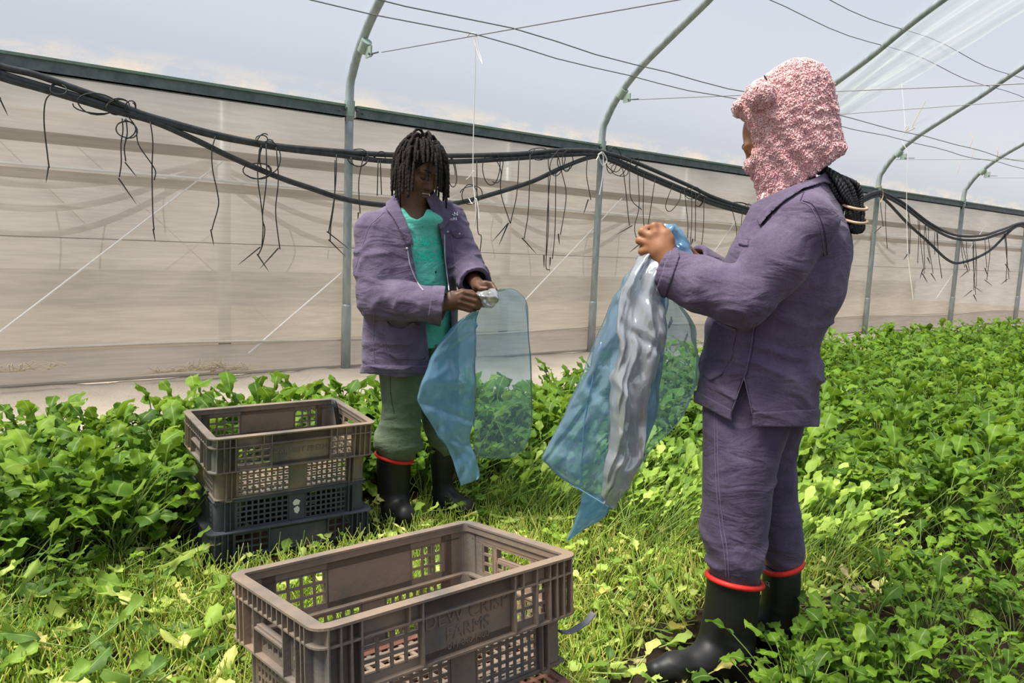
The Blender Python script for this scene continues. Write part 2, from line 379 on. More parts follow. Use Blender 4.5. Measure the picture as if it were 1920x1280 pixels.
pipe([P_mid, R_b, F_b], 'middle black drip pipe, hanging just under the topmost one')
pipe([P_low, R_c, F_c], 'lowest black drip pipe, sagging deepest behind the people')

def dripper(pts, stake, lab, grp, Y=YD-.03, r=.0042):
    p = px_path(pts, Y, 5); jit = np.zeros_like(p); jit[:, 1] = np.linspace(0, -.03, len(p))
    me = MB().tube(p+jit, r, 6)
    o = me.build('dripper_tube', M_tube, None, True, label=lab, cat='dripper tube', group=grp)
    if stake:
        a, b = [on_y(x, y, Y-.03) for x, y in stake]; mb = MB()
        mb.tube([a, a*.6+b*.4, a*.25+b*.75, b], [.0095, .0085, .006, .0015], 5, flat=.5); mb.build('stake', M_tube, o)
D1 = [([(-6, 165), (-4, 178), (0, 186)], ((0, 186), (15, 217))),
 ([(98, 173), (85, 190), (82, 230), (88, 290), (91, 315)], ((91, 312), (86, 343))),
 ([(229, 222), (230, 245), (226, 271), (226, 306), (222, 332)], ((222, 334), (256, 383))),
 ([(236, 222), (238, 250), (232, 277), (234, 303)], ((234, 304), (256, 331))),
 ([(240, 218), (254, 239), (259, 271), (282, 306), (290, 322), (287, 338)], None),
 ([(282, 229), (286, 266), (284, 319), (285, 400), (287, 431)], ((287, 429), (291, 453))),
 ([(404, 256), (397, 282), (398, 319), (406, 359), (408, 385), (398, 420), (395, 431)], ((395, 430), (401, 461))),
 ([(490, 272), (483, 307), (483, 342), (488, 383), (491, 424), (488, 464)], ((488, 463), (446, 497))),
 ([(499, 270), (499, 337), (491, 405), (495, 429), (490, 459), (482, 477)], ((482, 476), (504, 509))),
 ([(518, 276), (521, 337), (515, 397), (522, 467)], ((522, 465), (487, 504))),
 ([(631, 290), (629, 332), (624, 375), (613, 435)], ((613, 434), (655, 467))),
 ([(628, 300), (626, 372), (618, 424), (616, 451)], ((616, 449), (648, 481)))]
D2 = [([(681, 294), (671, 342), (672, 400)], ((672, 398), (671, 412))), ([(709, 300), (704, 367)], None), ([(713, 300), (712, 365)], None),
 ([(894, 302), (894, 426), (900, 443), (896, 474)], None),
 ([(930, 298), (942, 300), (936, 357), (953, 419)], ((953, 418), (923, 453))), ([(973, 297), (967, 364), (953, 419)], ((953, 419), (935, 461))),
 ([(994, 289), (989, 392), (979, 447)], ((979, 446), (1006, 476))), ([(1032, 324), (1025, 392), (1020, 480)], ((1020, 478), (1020, 502))),
 ([(1028, 326), (1027, 426), (1021, 497), (1027, 506)], None), ([(1042, 320), (1039, 426), (1032, 485)], ((1032, 482), (1031, 500))),
 ([(1046, 290), (1052, 323), (1059, 368), (1047, 440)], ((1047, 438), (1049, 459))), ([(1101, 298), (1098, 330), (1104, 375)], ((1103, 374), (1094, 402)))]
D3 = [([(1163, 310), (1168, 330), (1176, 423)], ((1185, 423), (1155, 440))), ([(1180, 312), (1181, 371), (1199, 393)], None),
 ([(1195, 310), (1197, 385), (1187, 426), (1192, 455)], ((1199, 458), (1180, 473))), ([(1207, 325), (1205, 412), (1211, 427), (1224, 337)], None),
 ([(1262, 345), (1247, 385), (1255, 396), (1271, 375), (1272, 356)], None), ([(1283, 355), (1288, 426), (1281, 462)], None),
 ([(1297, 360), (1295, 412), (1290, 462)], None), ([(1304, 362), (1302, 426), (1299, 452)], ((1299, 448), (1296, 460))), ([(1320, 372), (1317, 426), (1310, 470)], None),
 ([(1371, 385), (1379, 440), (1355, 487)], None), ([(1392, 395), (1388, 430), (1392, 455)], None), ([(1400, 400), (1397, 440), (1402, 468)], None), ([(1408, 400), (1404, 430), (1407, 452)], None)]
ordn = ['first', 'second', 'third', 'fourth', 'fifth', 'sixth', 'seventh', 'eighth', 'ninth', 'tenth', 'eleventh', 'twelfth', 'thirteenth', 'fourteenth', 'fifteenth', 'sixteenth', 'seventeenth', 'eighteenth', 'nineteenth', 'twentieth']
for D in (D1, D2, D3): D.sort(key=lambda q: q[0][-1][0])
for D, where, grp in ((D1, 'left of the leftmost pole', 'dripper tubes left of the leftmost pole'), (D2, 'between the leftmost and second pole', 'dripper tubes between first and second pole'), (D3, 'between the second pole and the pink hood', 'dripper tubes right of the second pole')):
    for k, (p, s) in enumerate(D):
        dripper(p, s, f"dripper tube {'with' if s else 'without'} stake, {ordn[k]} from left, {where}", grp)
def ordinal(n):
    ones = ['', 'first', 'second', 'third', 'fourth', 'fifth', 'sixth', 'seventh', 'eighth', 'ninth']
    if n <= 20: return ordn[n-1]
    tens = {2: 'twenty', 3: 'thirty', 4: 'forty', 5: 'fifty', 6: 'sixty', 7: 'seventy', 8: 'eighty', 9: 'ninety'}[n//10 % 10]
    return tens+'-'+ones[n % 10] if n % 10 else tens[:-1]+'ieth'
fr = random.Random(5)
def far_tubes(path, n, x0, x1, where, grp):
    xs_ = sorted(fr.uniform(x0, x1) for _ in range(n)); px = [p[0] for p in path]; py = [p[1] for p in path]
    for k, x in enumerate(xs_):
        y = float(np.interp(x, px, py)); h = fr.uniform(45, 105); w = fr.uniform(-7, 7)
        st = ((x+w, y+h), (x+w+fr.choice((-1, 1))*fr.uniform(5, 17), y+h+fr.uniform(10, 18))) if fr.random() < .7 else None
        dripper([(x, y), (x+w*.3+fr.uniform(-3, 3), y+h*.4), (x+w, y+h)], st, f"far dripper tube, {ordn[k]} from left, {where}", grp, r=.0048)
far_tubes(F_b, 13, 1648, 1765, 'between the braids and the fifth pole', 'dripper tubes between fourth and fifth pole')
far_tubes(F_b, 12, 1795, 1890, 'between the fifth and the farthest pole', 'dripper tubes between fifth and sixth pole')
# coils of spare tube wound round the pipes
coils = [(237, 243, 18, 18), (222, 200, 24, 13), (244, 200, 12, 9), (109, 168, 14, 12), (182, 195, 40, 18), (483, 320, 22, 16), (492, 262, 12, 10), (505, 295, 16, 34), (672, 295, 15, 18), (712, 293, 8, 8), (845, 322, 12, 26), (883, 365, 16, 18),
         (922, 318, 14, 26), (1012, 288, 20, 12), (1044, 305, 13, 22), (1062, 302, 12, 18), (1160, 318, 16, 14), (1150, 300, 12, 22), (1188, 306, 10, 9), (1298, 362, 11, 10), (1311, 375, 10, 12), (1386, 388, 18, 9), (1408, 392, 9, 9)]
coil_n = {}
for (cx, cy, rx, ry) in sorted(coils):
    pts = []
    for q in range(34):
        a = q/33*2*math.pi*1.55+cx; k = 1+.12*math.sin(a*2.3+cy)
        p = on_y(cx+rx*k*math.cos(a), cy+ry*k*math.sin(a), YD-.02); p[1] += .035*math.sin(a*.7); pts.append(p)
    bay = 'left of the leftmost pole' if cx < 640 else ('between the leftmost and second pole' if cx < 1120 else 'right of the second pole')
    coil_n[bay] = coil_n.get(bay, 0)+1
    MB().tube(pts, .0042, 6).build('tube_coil', M_tube, None, True, label=f"black tube loop on drip pipes, {ordn[coil_n[bay]-1]} from left, {bay}", cat='tube coil', group='loops of spare dripper tube')

# hanging string with knots, pole ties, ropes
s = [on_x(x, y, PX[0]) for x, y in [(890, 68), (891, 130), (889, 200), (887, 330), (893, 395), (889, 425)]]
st = MB().tube(smooth_path(s, 4), .0032, 5).build('hanging_string', M_string, None, label='white string hanging from the roof wire right of the dreadlocks', cat='string')
for pts in ([(875, 70), (883, 62), (893, 66), (898, 95), (905, 120), (896, 100), (889, 75)], [(889, 320), (880, 332), (874, 336)], [(879, 372), (886, 382), (893, 372), (899, 410)]):
    MB().tube(smooth_path([on_x(x, y, PX[0]) for x, y in pts], 4), .003, 5).build('knot_end', M_string, st)
s = smooth_path([on_y(x, y, YD-.06) for x, y in [(1118, 300), (1128, 285), (1138, 300), (1130, 310), (1122, 290), (1131, 292), (1130, 330), (1124, 365)]], 4)
MB().tube(s, .006, 5).build('tie_string', M_string, None, label='white string tying the drip pipes to the second pole', cat='string')
s = smooth_path([on_y(x, y, YD-.06) for x, y in [(1640, 352), (1652, 350), (1656, 366), (1650, 380)]], 4)
MB().tube(s, .006, 5).build('tie_string', M_twine, None, label='yellow twine tying the drip pipes to the pole right of the braids', cat='string')
s = smooth_path([on_x(x, y, PX[3]-.3) for x, y in [(1690, 150), (1697, 240), (1690, 262), (1702, 290), (1700, 360), (1702, 470), (1712, 560)]], 4)
ss = MB().tube(s, .004, 5).build('hanging_string', M_string, None, label='pale string hanging down at the far right of the braids', cat='string')
MB().tube(smooth_path([on_x(x, y, PX[3]-.3) for x, y in [(1696, 240), (1704, 236), (1700, 246), (1715, 240), (1712, 234), (1735, 190)]], 4), .006, 5).build('knot_end', M_twine, ss)
for (x, y) in ((1820, 262), (1822, 285), (1796, 313), (1868, 288)):
    p = [on_x(x, y-12, PX[4]-.2), on_x(x+3, y, PX[4]-.2), on_x(x-2, y+14, PX[4]-.2)]
    MB().tube(smooth_path(p, 3), .006, 5).build('twine_scrap', M_twine, None, label=f"scrap of yellow twine on the far wires, {'upper left' if x == 1820 else 'middle' if x == 1822 else 'lower left' if x == 1796 else 'rightmost'} one", cat='string', group='scraps of twine')
ropes = [((0, 622), (418, 302), 'long white diagonal rope across the net at the far left'), ((466, 662), (640, 512), 'white diagonal rope meeting the leftmost pole'), ((985, 562), (1166, 372), 'white diagonal rope crossing behind the second pole'),
         ((1335, 478), (1388, 402), 'white diagonal rope just left of the chest of the hooded person'), ((1755, 560), (1850, 420), 'thin diagonal rope at the far right'), ]
for a, b, lab in ropes:
    MB().tube([on_y(*a, YW+.03), on_y(*b, YW+.03)], .007, 6).build('wall_rope', M_rope, None, label=lab, cat='rope', group='diagonal ropes on the net')
# thin darker bracing strings behind the net
for a, b, lab in [((0, 265), (160, 420), 'thin dark bracing string on the left of the net'), ((145, 275), (600, 690), 'long thin dark bracing string falling to the right, before the leftmost pole'), ((240, 560), (395, 440), 'thin dark bracing string rising to the right under the left drippers'), ((990, 590), (1050, 655), 'thin dark bracing string right of the open jacket')]:
    MB().tube([on_y(*a, YW+.10), on_y(*b, YW+.10)], .0035, 5).build('bracing_string', mat('dark string', (.16, .13, .11)), None, label=lab, cat='string', group='bracing strings')

# what shows through the net: the next tunnel's posts, pipes and far wall
M_far = mat('far wall net', (.70, .60, .50), (.78, .68, .58), 2, rough=.9)
fw_ = sheet('wall_far', np.linspace(-14, 26, 20), np.linspace(.62, 3.0, 4), lambda X, Z: 12.2+0*X, net_mat('far wall net panel', (.82, .72, .62), .9, .6), kind='structure')
sheet('lower_panel', np.linspace(-14, 26, 20), np.linspace(0, .62, 3), lambda X, Z: 12.2+0*X, mat('far lower panel', (.16, .13, .09), (.27, .22, .16), 14), fw_)
for k, X in enumerate((-.75, 2.0, 4.9, 7.7, 10.5)):
    MB().tube([(X, 6.55, .1), (X, 6.55, 2.3)], .05, 10).build('outer_post', M_steel, None, True, label=f"faint outer post seen through the net, {ordn[k]} from the left", cat='post', group='posts of the neighbouring tunnel')
for k, (sag, z0) in enumerate(((.45, 1.75), (.62, 1.72), (.30, 1.78))):
    pts = [(x, 7.0, z0-sag*abs(math.sin((x+.75)/2.75*math.pi))) for x in np.linspace(-3, 14, 120)]
    MB().tube(pts, .026, 7).build('outer_drip_pipe', M_black, None, True, label=f"{('middle', 'lowest', 'highest')[k]} faint drip pipe of the neighbouring tunnel behind the net", cat='irrigation pipe', group='pipes of the neighbouring tunnel')
for k in range(20):
    x = -2+k*.47+fr.uniform(-.1, .1); sg, z_ = ((.45, 1.75), (.62, 1.72), (.30, 1.78))[k % 3]; z = z_-sg*abs(math.sin((x+.75)/2.75*math.pi)); h = fr.uniform(.4, .8)
    MB().tube(smooth_path([(x, 7, z), (x+fr.uniform(-.08, .08), 7, z-h*.5), (x+fr.uniform(-.06, .06), 7, z-h)], 4), .007, 5).build('outer_dripper_tube', M_tube, None, label=f"faint outer dripper tube behind the net, {ordn[k]} from the left", cat='dripper tube', group='dripper tubes of the neighbouring tunnel')
# dry grass tufts at the foot of the net
for k, (x, y) in enumerate(((40, 690), (330, 692), (400, 686), (430, 690))):
    c = on_y(x, y, YW-.05); mb = MB()
    for q in range(26):
        a = fr.uniform(0, math.pi); l = fr.uniform(.08, .2)
        b = c+np.array([fr.uniform(-.15, .15), 0, -.02])
        mb.tube([b, b+np.array([math.cos(a)*l*.8, -.03, abs(math.sin(a))*l*.45]), b+np.array([math.cos(a)*l*1.4, -.05, math.sin(a)*l*.3])], .0022, 4)
    mb.build('dry_grass', mat('straw', (.55, .45, .30)), None, label=f"tuft of dry straw at the foot of the net wall, {ordn[k]} from the left", cat='dry grass', group='straw tufts', kind='stuff')
# ------------------------------------------------------------------ harvest crates
def crate_mat(name, base, dirt, amt):
    return mat(name, base, tuple(b*1.5 for b in base), 7, rough=.62, spec=.35, bump=.12, bscale=90, c3=dirt, s3=5, lo3=.60-amt*.35, hi3=.80-amt*.25)
CL, CW, CH = .62, .41, .24
def ring(L, Wd, r, w, z0, z1, n=6):
    """rounded rectangular band: outer size L x Wd, wall w"""
    def loop(l, d, rr):
        p = []
        for (sx, sy, a0) in ((1, 1, 0), (-1, 1, 90), (-1, -1, 180), (1, -1, 270)):
            for k in range(n+1):
                a = math.radians(a0+90*k/n); p.append((sx*(l/2-rr)+rr*math.cos(a), sy*(d/2-rr)+rr*math.sin(a)))
        return p
    o = loop(L, Wd, r); i = loop(L-2*w, Wd-2*w, max(r-w, .004)); m = len(o)
    v = [(x, y, z1) for x, y in o]+[(x, y, z1) for x, y in i]+[(x, y, z0) for x, y in o]+[(x, y, z0) for x, y in i]
    f = []
    for k in range(m):
        q = (k+1) % m
        f += [(k, q, m+q, m+k), (2*m+k, 3*m+k, 3*m+q, 2*m+q), (k, 2*m+k, 2*m+q, q), (m+k, m+q, 3*m+q, 3*m+k)]
    return v, f
def panel(mb, axis, c, t, a0, a1, z0, z1):
    """upright slab: axis 'x' runs along x at y=c; axis 'y' runs along y at x=c"""
    if axis == 'x': mb.box(a0, a1, c-t/2, c+t/2, z0, z1)
    else: mb.box(c-t/2, c+t/2, a0, a1, z0, z1)
def lattice(axis, c, t, a0, a1, z0, z1, na, nz, bar=.0065):
    mb = MB()
    for k in range(na+1):
        a = a0+(a1-a0)*k/na; panel(mb, axis, c, t, a-bar/2, a+bar/2, z0, z1)
    for k in range(nz+1):
        z = z0+(z1-z0)*k/nz; panel(mb, axis, c, t*.9, a0, a1, z-bar/2, z+bar/2)
    return mb
def text_mesh(txt, size, extrude, bold=False):
    cu = bpy.data.curves.new('lettering', 'FONT'); cu.body = txt; cu.size = size; cu.extrude = extrude; cu.align_x = 'CENTER'; cu.align_y = 'CENTER'; cu.resolution_u = 3
    if bold: cu.offset = size*.02
    o = bpy.data.objects.new('lettering', cu); COL.objects.link(o)
    dg = bpy.context.evaluated_depsgraph_get(); me = bpy.data.meshes.new_from_object(o.evaluated_get(dg))
    bpy.data.objects.remove(o); bpy.data.curves.remove(cu); return me
def crate(label, loc, rot, m, lines=(), flip=False, cat='crate', group=None):
    t = thing('harvest_crate', label, cat, loc, rot, group)
    zc = CH/2; zm = CH/2      # local z: -zc (bottom) .. +zc (rim)
    fl = -1 if flip else 1
    inn = .016; low = .030; T = .004
    def P(name, mb, parent=t, mm=m): 
        o = mb.build(name, mm, parent)
        return o
    # rim lip and ledges
    P('rim', MB().add(*ring(CL, CW, .034, .026, zc-.005, zc)).add(*ring(CL-2*.018, CW-2*.018, .022, .006, zc-.02, zc-.004)))
    P('ledge', MB().add(*ring(CL-.004, CW-.004, .032, .018, zc-.038, zc-.0345)))
    P('flange', MB().add(*ring(CL-.004, CW-.004, .032, .034, -.0075, -.003)))
    P('foot_frame', MB().add(*ring(CL-2*low+.004, CW-2*low+.004, .024, .020, -zc, -zc+.010)))
    # corner shells, upper and lower
    for z0, z1, ins in ((-.003, zc-.004, inn), (-zc, -.004, low)):
        for sx in (-1, 1):
            for sy in (-1, 1):
                mb = MB(); r = .022; cx, cy = sx*(CL/2-ins-r), sy*(CW/2-ins-r); pts = []
                for k in range(6):
                    a = math.pi/2*k/5; pts.append((cx+sx*r*math.cos(a), cy+sy*r*math.sin(a)))
                pts = [(pts[0][0], cy-sy*.02)]+pts+[(cx-sx*.055, pts[-1][1])]
                v = []; 
                for (x, y) in pts: v += [(x, y, z0), (x, y, z1)]
                for (x, y) in pts: v += [(x-sx*T, y-sy*T, z0), (x-sx*T, y-sy*T, z1)]
                n = len(pts); f = [(2*k, 2*k+2, 2*k+3, 2*k+1) for k in range(n-1)]+[(2*n+2*k, 2*n+2*k+1, 2*n+2*k+3, 2*n+2*k+2) for k in range(n-1)]+[(2*k+1, 2*k+3, 2*n+2*k+3, 2*n+2*k+1) for k in range(n-1)]
                P('corner', mb.add(v, f))
    # long walls
    for sy in (-1, 1):
        yu, yl = sy*(CW/2-inn-T/2), sy*(CW/2-low-T/2)
        mb = MB(); hx = CL/2-inn
        panel(mb, 'x', yu, T, -.095, .125, -.003, zc-.004)                     # lettered field
        panel(mb, 'x', yu, T, -hx+.05, -.215, -.003, zc-.004); panel(mb, 'x', yu, T, .225, hx-.05, -.003, zc-.004)
        panel(mb, 'x', yu, T, -.215, .225, zc-.036, zc-.004); panel(mb, 'x', yu, T, -.215, .225, -.003, .010)
        w = P('long_wall', mb)
        P('lattice', lattice('x', yu, T, -.215, -.095, .008, zc-.036, 4, 3), w); P('lattice', lattice('x', yu, T, .125, .225, .008, zc-.036, 3, 3), w)
        mb = MB(); yo = sy*(CW/2-.001)
        for x in (-.262, -.242, -.222, -.125, -.096, .096+.03, .148, .185, .222, .242, .262, -.285, .285):
            lo_ = -.003 if abs(x) > .2 or x in (-.096, .126, .185) else zc-.036
            mb.box(x-.0016, x+.0016, min(yu, yo), max(yu, yo), lo_, zc-.004)
        P('rib', mb, w).__setitem__('kind', 'stuff')
        mb = MB(); 
        panel(mb, 'x', yl, T, -.02, .045, -zc, -.004); panel(mb, 'x', yl, T, -CL/2+low+.05, -.215, -zc, -.004); panel(mb, 'x', yl, T, .205, CL/2-low-.05, -zc, -.004)
        panel(mb, 'x', yl, T, -.215, .205, -zc, -zc+.012); panel(mb, 'x', yl, T, -.215, .205, -.010, -.004)
        w2 = P('lower_wall', mb)
        P('lattice', lattice('x', yl, T, -.215, -.02, -zc+.012, -.010, 9, 5), w2); P('lattice', lattice('x', yl, T, .045, .205, -zc+.012, -.010, 8, 5), w2)
        mb = MB(); y2 = sy*(CW/2-low+.012)
        for x in (-.248, -.230, .212, .228): mb.box(x-.0016, x+.0016, min(yl, y2), max(yl, y2), -zc+.004, -.004)
        for xa, xb in ((-.25, -.228), (.21, .23)): mb.box(xa, xb, min(yl, y2), max(yl, y2), -zc+.0, -zc+.005)
        P('rib', mb, w2).__setitem__('kind', 'stuff')
        if lines and sy == -1:
            for txt, size, dz, dx in lines:
                me = text_mesh(txt, size, .0016); o = obj('lettering', me, m, w)
                o.matrix_local = Matrix.Translation((.015+dx, yu-T/2-.0005, .045+dz)) @ Matrix.Rotation(math.pi/2, 4, 'X')
    # end walls with hand hole
    for sx in (-1, 1):
        xu, xl = sx*(CL/2-inn-T/2), sx*(CL/2-low-T/2); hy = CW/2-inn-.04
        mb = MB()
        panel(mb, 'y', xu, T, -hy, hy, zc-.042, zc-.004); panel(mb, 'y', xu, T, -hy, -.115, -.003, zc-.04); panel(mb, 'y', xu, T, .115, hy, -.003, zc-.04)
        panel(mb, 'y', xu, T, -.078, -.062, .006, zc-.04); panel(mb, 'y', xu, T, .062, .078, .006, zc-.04); panel(mb, 'y', xu, T, -.115, .115, -.003, .008)
        w = P('end_wall', mb)
        P('lattice', lattice('y', xu, T, -.115, -.078, .008, zc-.042, 1, 3), w); P('lattice', lattice('y', xu, T, .078, .115, .008, zc-.042, 1, 3), w)
        P('lattice', lattice('y', xu, T, -.062, .062, .008, .046, 5, 2), w)
        xo = sx*(CL/2-.001)
        P('handle', MB().box(min(xu, xo), max(xu, xo), -.064, .064, .046, .050).box(min(xu, sx*(CL/2-.006)), max(xu, sx*(CL/2-.006)), -.064, .064, .050, .054), w)
        mb = MB()
        for y in (-.158, -.142, -.12, -.068, .068, .12, .142, .158): mb.box(min(xu, xo), max(xu, xo), y-.0016, y+.0016, -.003, zc-.004)
        for y in (-.045, -.022, 0, .022, .045, -.092, .092): mb.box(min(xu, xo), max(xu, xo), y-.0016, y+.0016, zc-.036, zc-.004)
        P('rib', mb, w).__setitem__('kind', 'stuff')
        mb = MB(); panel(mb, 'y', xl, T, -.15, -.125, -zc, -.004); panel(mb, 'y', xl, T, .125, .15, -zc, -.004); panel(mb, 'y', xl, T, -.02, .02, -zc, -.004)
        panel(mb, 'y', xl, T, -.125, .125, -zc, -zc+.012); panel(mb, 'y', xl, T, -.125, .125, -.012, -.004)
        w2 = P('lower_wall', mb)
        P('lattice', lattice('y', xl, T, -.125, -.02, -zc+.012, -.012, 6, 5), w2); P('lattice', lattice('y', xl, T, .02, .125, -zc+.012, -.012, 6, 5), w2)
    # floor grid of the crate
    mb = MB(); hx, hy = CL/2-low, CW/2-low; n1, n2 = 20, 12
    for k in range(n1+1):
        x = -hx+2*hx*k/n1; mb.box(x-.005, x+.005, -hy, hy, -zc+.004, -zc+.009)
    for k in range(n2+1):
        y = -hy+2*hy*k/n2; mb.box(-hx, hx, y-.005, y+.005, -zc+.005, -zc+.010)
    P('base_grid', mb)
    return t
M_c1 = crate_mat('dusty brown grey crate plastic', (.102, .098, .090), (.30, .215, .150), .80)
M_c2 = crate_mat('dusty grey crate plastic', (.094, .093, .086), (.29, .215, .150), .70)
M_c3 = crate_mat('slate grey crate plastic', (.058, .064, .076), (.18, .14, .115), .15)
M_c4 = crate_mat('rusty red crate plastic', (.16, .070, .048), (.30, .15, .10), .5)
def rot_of(a, b, c): return Euler((math.radians(a), math.radians(b), math.radians(c)), 'XYZ')
def stack_at(rim, e, dz):   # centre of a crate whose rim plane centre is `rim`, dz below it along its own up axis
    return Vector(rim) - e.to_matrix() @ Vector((0, 0, dz))
eF = rot_of(-6.27, .83, 2.72); eR = rot_of(3.49, 0.04, -1.88)
rimF = (.794, 1.364, .480); rimR = (1.072, 2.835, .475)
crate('dusty brown grey crate in front with DEW CRISP FARMS moulded on its long side', stack_at(rimF, eF, CH/2), eF, M_c1,
      (('DEW CRISP', .040, .022, 0), ('FARMS', .036, -.010, 0), ('011 840 1400', .018, -.034, 0)), group='harvest crates')
eF2 = rot_of(-3, 180+.5, 4)
crate('rusty red crate mostly below the frame, under the front crate', Vector(stack_at(rimF, eF, CH*1.5+.002))+Vector((.006, -.006, -.01)), eF2, M_c4, group='harvest crates')
crate('top crate of the rear stack, dusty grey, HARVEST FRESH on its side', stack_at(rimR, eR, CH/2), eR, M_c2, (('HARVEST FRESH', .0285, .0, 0),), group='harvest crates')
eR2 = Euler((math.radians(180+1.2), 0, math.radians(-3.2)), 'XYZ')
c3 = crate('slate grey crate lying upside down at the bottom of the rear stack', Vector(stack_at(rimR, eR, CH*1.5+.003))+Vector((.0, -.01, 0)), eR2, M_c3, group='harvest crates')
# torn white sticker left on the slate crate
mb = MB(); rr = random.Random(4)
def blob(cx, cz, rx, rz, n=14):
    pts = [(cx+rx*(.7+.5*rr.random())*math.cos(2*math.pi*k/n), cz+rz*(.7+.5*rr.random())*math.sin(2*math.pi*k/n)) for k in range(n)]
    y0, y1 = CW/2-.030+.0005, CW/2-.030+.0012
    v = [(x, y1, z) for x, z in pts]+[(x, y0, z) for x, z in pts]
    mb.add(v, [tuple(range(n))]+[(k, n+k, n+(k+1) % n, (k+1) % n) for k in range(n)])
blob(.012, -.045, .012, .014); blob(.010, -.075, .014, .012)
mb.build('sticker_remains', mat('torn white sticker', (.75, .74, .70), rough=.8), c3, label='torn white sticker remains')
# knife with black handle stuck in the rear crate's corner
kp = [on_y(x, y, 2.93) for x, y in [(627, 752), (630, 765), (634, 790), (636, 812)]]
kn = thing('harvest_knife', 'knife with black handle leaning in the far right corner of the rear crate', 'knife', tuple(kp[-1]))
MB().tube([np.array(p)-kp[-1] for p in kp], [.011, .015, .0145, .011], 10, flat=.6).build('handle', mat('black knife handle', (.015, .015, .017), rough=.35, spec=.5), kn, True)
bl = MB().tube([np.array([0, 0, .0]), np.array([.01, -.01, -.06]), np.array([.018, -.02, -.14])], [.010, .011, .002], 6, flat=.15).build('blade', mat('knife steel', (.5, .5, .5), rough=.3, metal=.9), kn)
# grey strap at the right end of the front crate
sp_ = [on_y(x, y, 1.20) for x, y in [(1050, 1184), (1068, 1184), (1090, 1172), (1104, 1160), (1112, 1148)]]
MB().tube(smooth_path(sp_, 5), .010, 8, flat=.25).build('strap', mat('grey strap', (.16, .17, .17), (.26, .25, .24), 20), None, True, label='short grey curved plastic strap sticking out at the right of the front crate', cat='strap')

# ------------------------------------------------------------------ leaves and plants
def leaf_mat(name, stops, individual):
    m, N, L, out = _mat(name)
    if individual:
        oi = N.new('ShaderNodeObjectInfo'); fac = oi.outputs['Random']
    else:
        at_ = N.new('ShaderNodeAttribute'); at_.attribute_name = 'tone'; fac = at_.outputs['Fac']
    r = ramp(N, L, fac, stops)
    n = noise_node(N, L, 25, 3); r2 = ramp(N, L, n.outputs[0], [(.3, (.78, .78, .78)), (.7, (1.12, 1.12, 1.08))])
    mx = N.new('ShaderNodeMix'); mx.data_type = 'RGBA'; mx.blend_type = 'MULTIPLY'; mx.inputs['Factor'].default_value = 1
    L.new(r.outputs[0], mx.inputs['A']); L.new(r2.outputs[0], mx.inputs['B'])
    rb = N.new('ShaderNodeAttribute'); rb.attribute_name = 'rib'
    rr_ = ramp(N, L, rb.outputs['Fac'], [(.88, (0, 0, 0)), (1.0, (.55, .55, .55))])
    m2 = N.new('ShaderNodeMix'); m2.data_type = 'RGBA'; L.new(rr_.outputs[0], m2.inputs['Factor']); L.new(mx.outputs['Result'], m2.inputs['A'])
    m2.inputs['B'].default_value = (.42, .52, .20, 1)
    p = N.new('ShaderNodeBsdfPrincipled'); p.inputs['Roughness'].default_value = .5; p.inputs['Specular IOR Level'].default_value = .2
    L.new(m2.outputs['Result'], p.inputs['Base Color'])
    hs = N.new('ShaderNodeHueSaturation'); hs.inputs['Hue'].default_value = .485; hs.inputs['Value'].default_value = 1.5; L.new(m2.outputs['Result'], hs.inputs['Color'])
    t = N.new('ShaderNodeBsdfTranslucent'); L.new(hs.outputs[0], t.inputs[0])
    ms = N.new('ShaderNodeMixShader'); ms.inputs[0].default_value = .34; L.new(p.outputs[0], ms.inputs[1]); L.new(t.outputs[0], ms.inputs[2])
    L.new(ms.outputs[0], out.inputs[0]); return m
G_stops = [(0, (.055, .125, .014)), (.35, (.105, .215, .016)), (.7, (.165, .30, .022)), (1, (.26, .40, .040))]
M_leaf_i = leaf_mat('leaf', G_stops, True); M_leaf_s = leaf_mat('field leaf', G_stops, False)
Y_stops = [(0, (.10, .19, .04)), (.25, (.19, .32, .045)), (.55, (.40, .57, .09)), (.82, (.62, .73, .20)), (.93, (.80, .78, .26)), (1, (.66, .56, .30))]
M_falls = [(leaf_mat('cut green leaf', Y_stops[:2]+[(1, (.24, .36, .06))], True), 'green'), (leaf_mat('cut pale leaf', [(0, (.28, .40, .07)), (1, (.50, .56, .14))], True), 'pale green'), (leaf_mat('cut yellow leaf', [(0, (.66, .58, .10)), (1, (.64, .54, .30))], True), 'yellow')]; M_fall_s = leaf_mat('clippings', Y_stops, False)

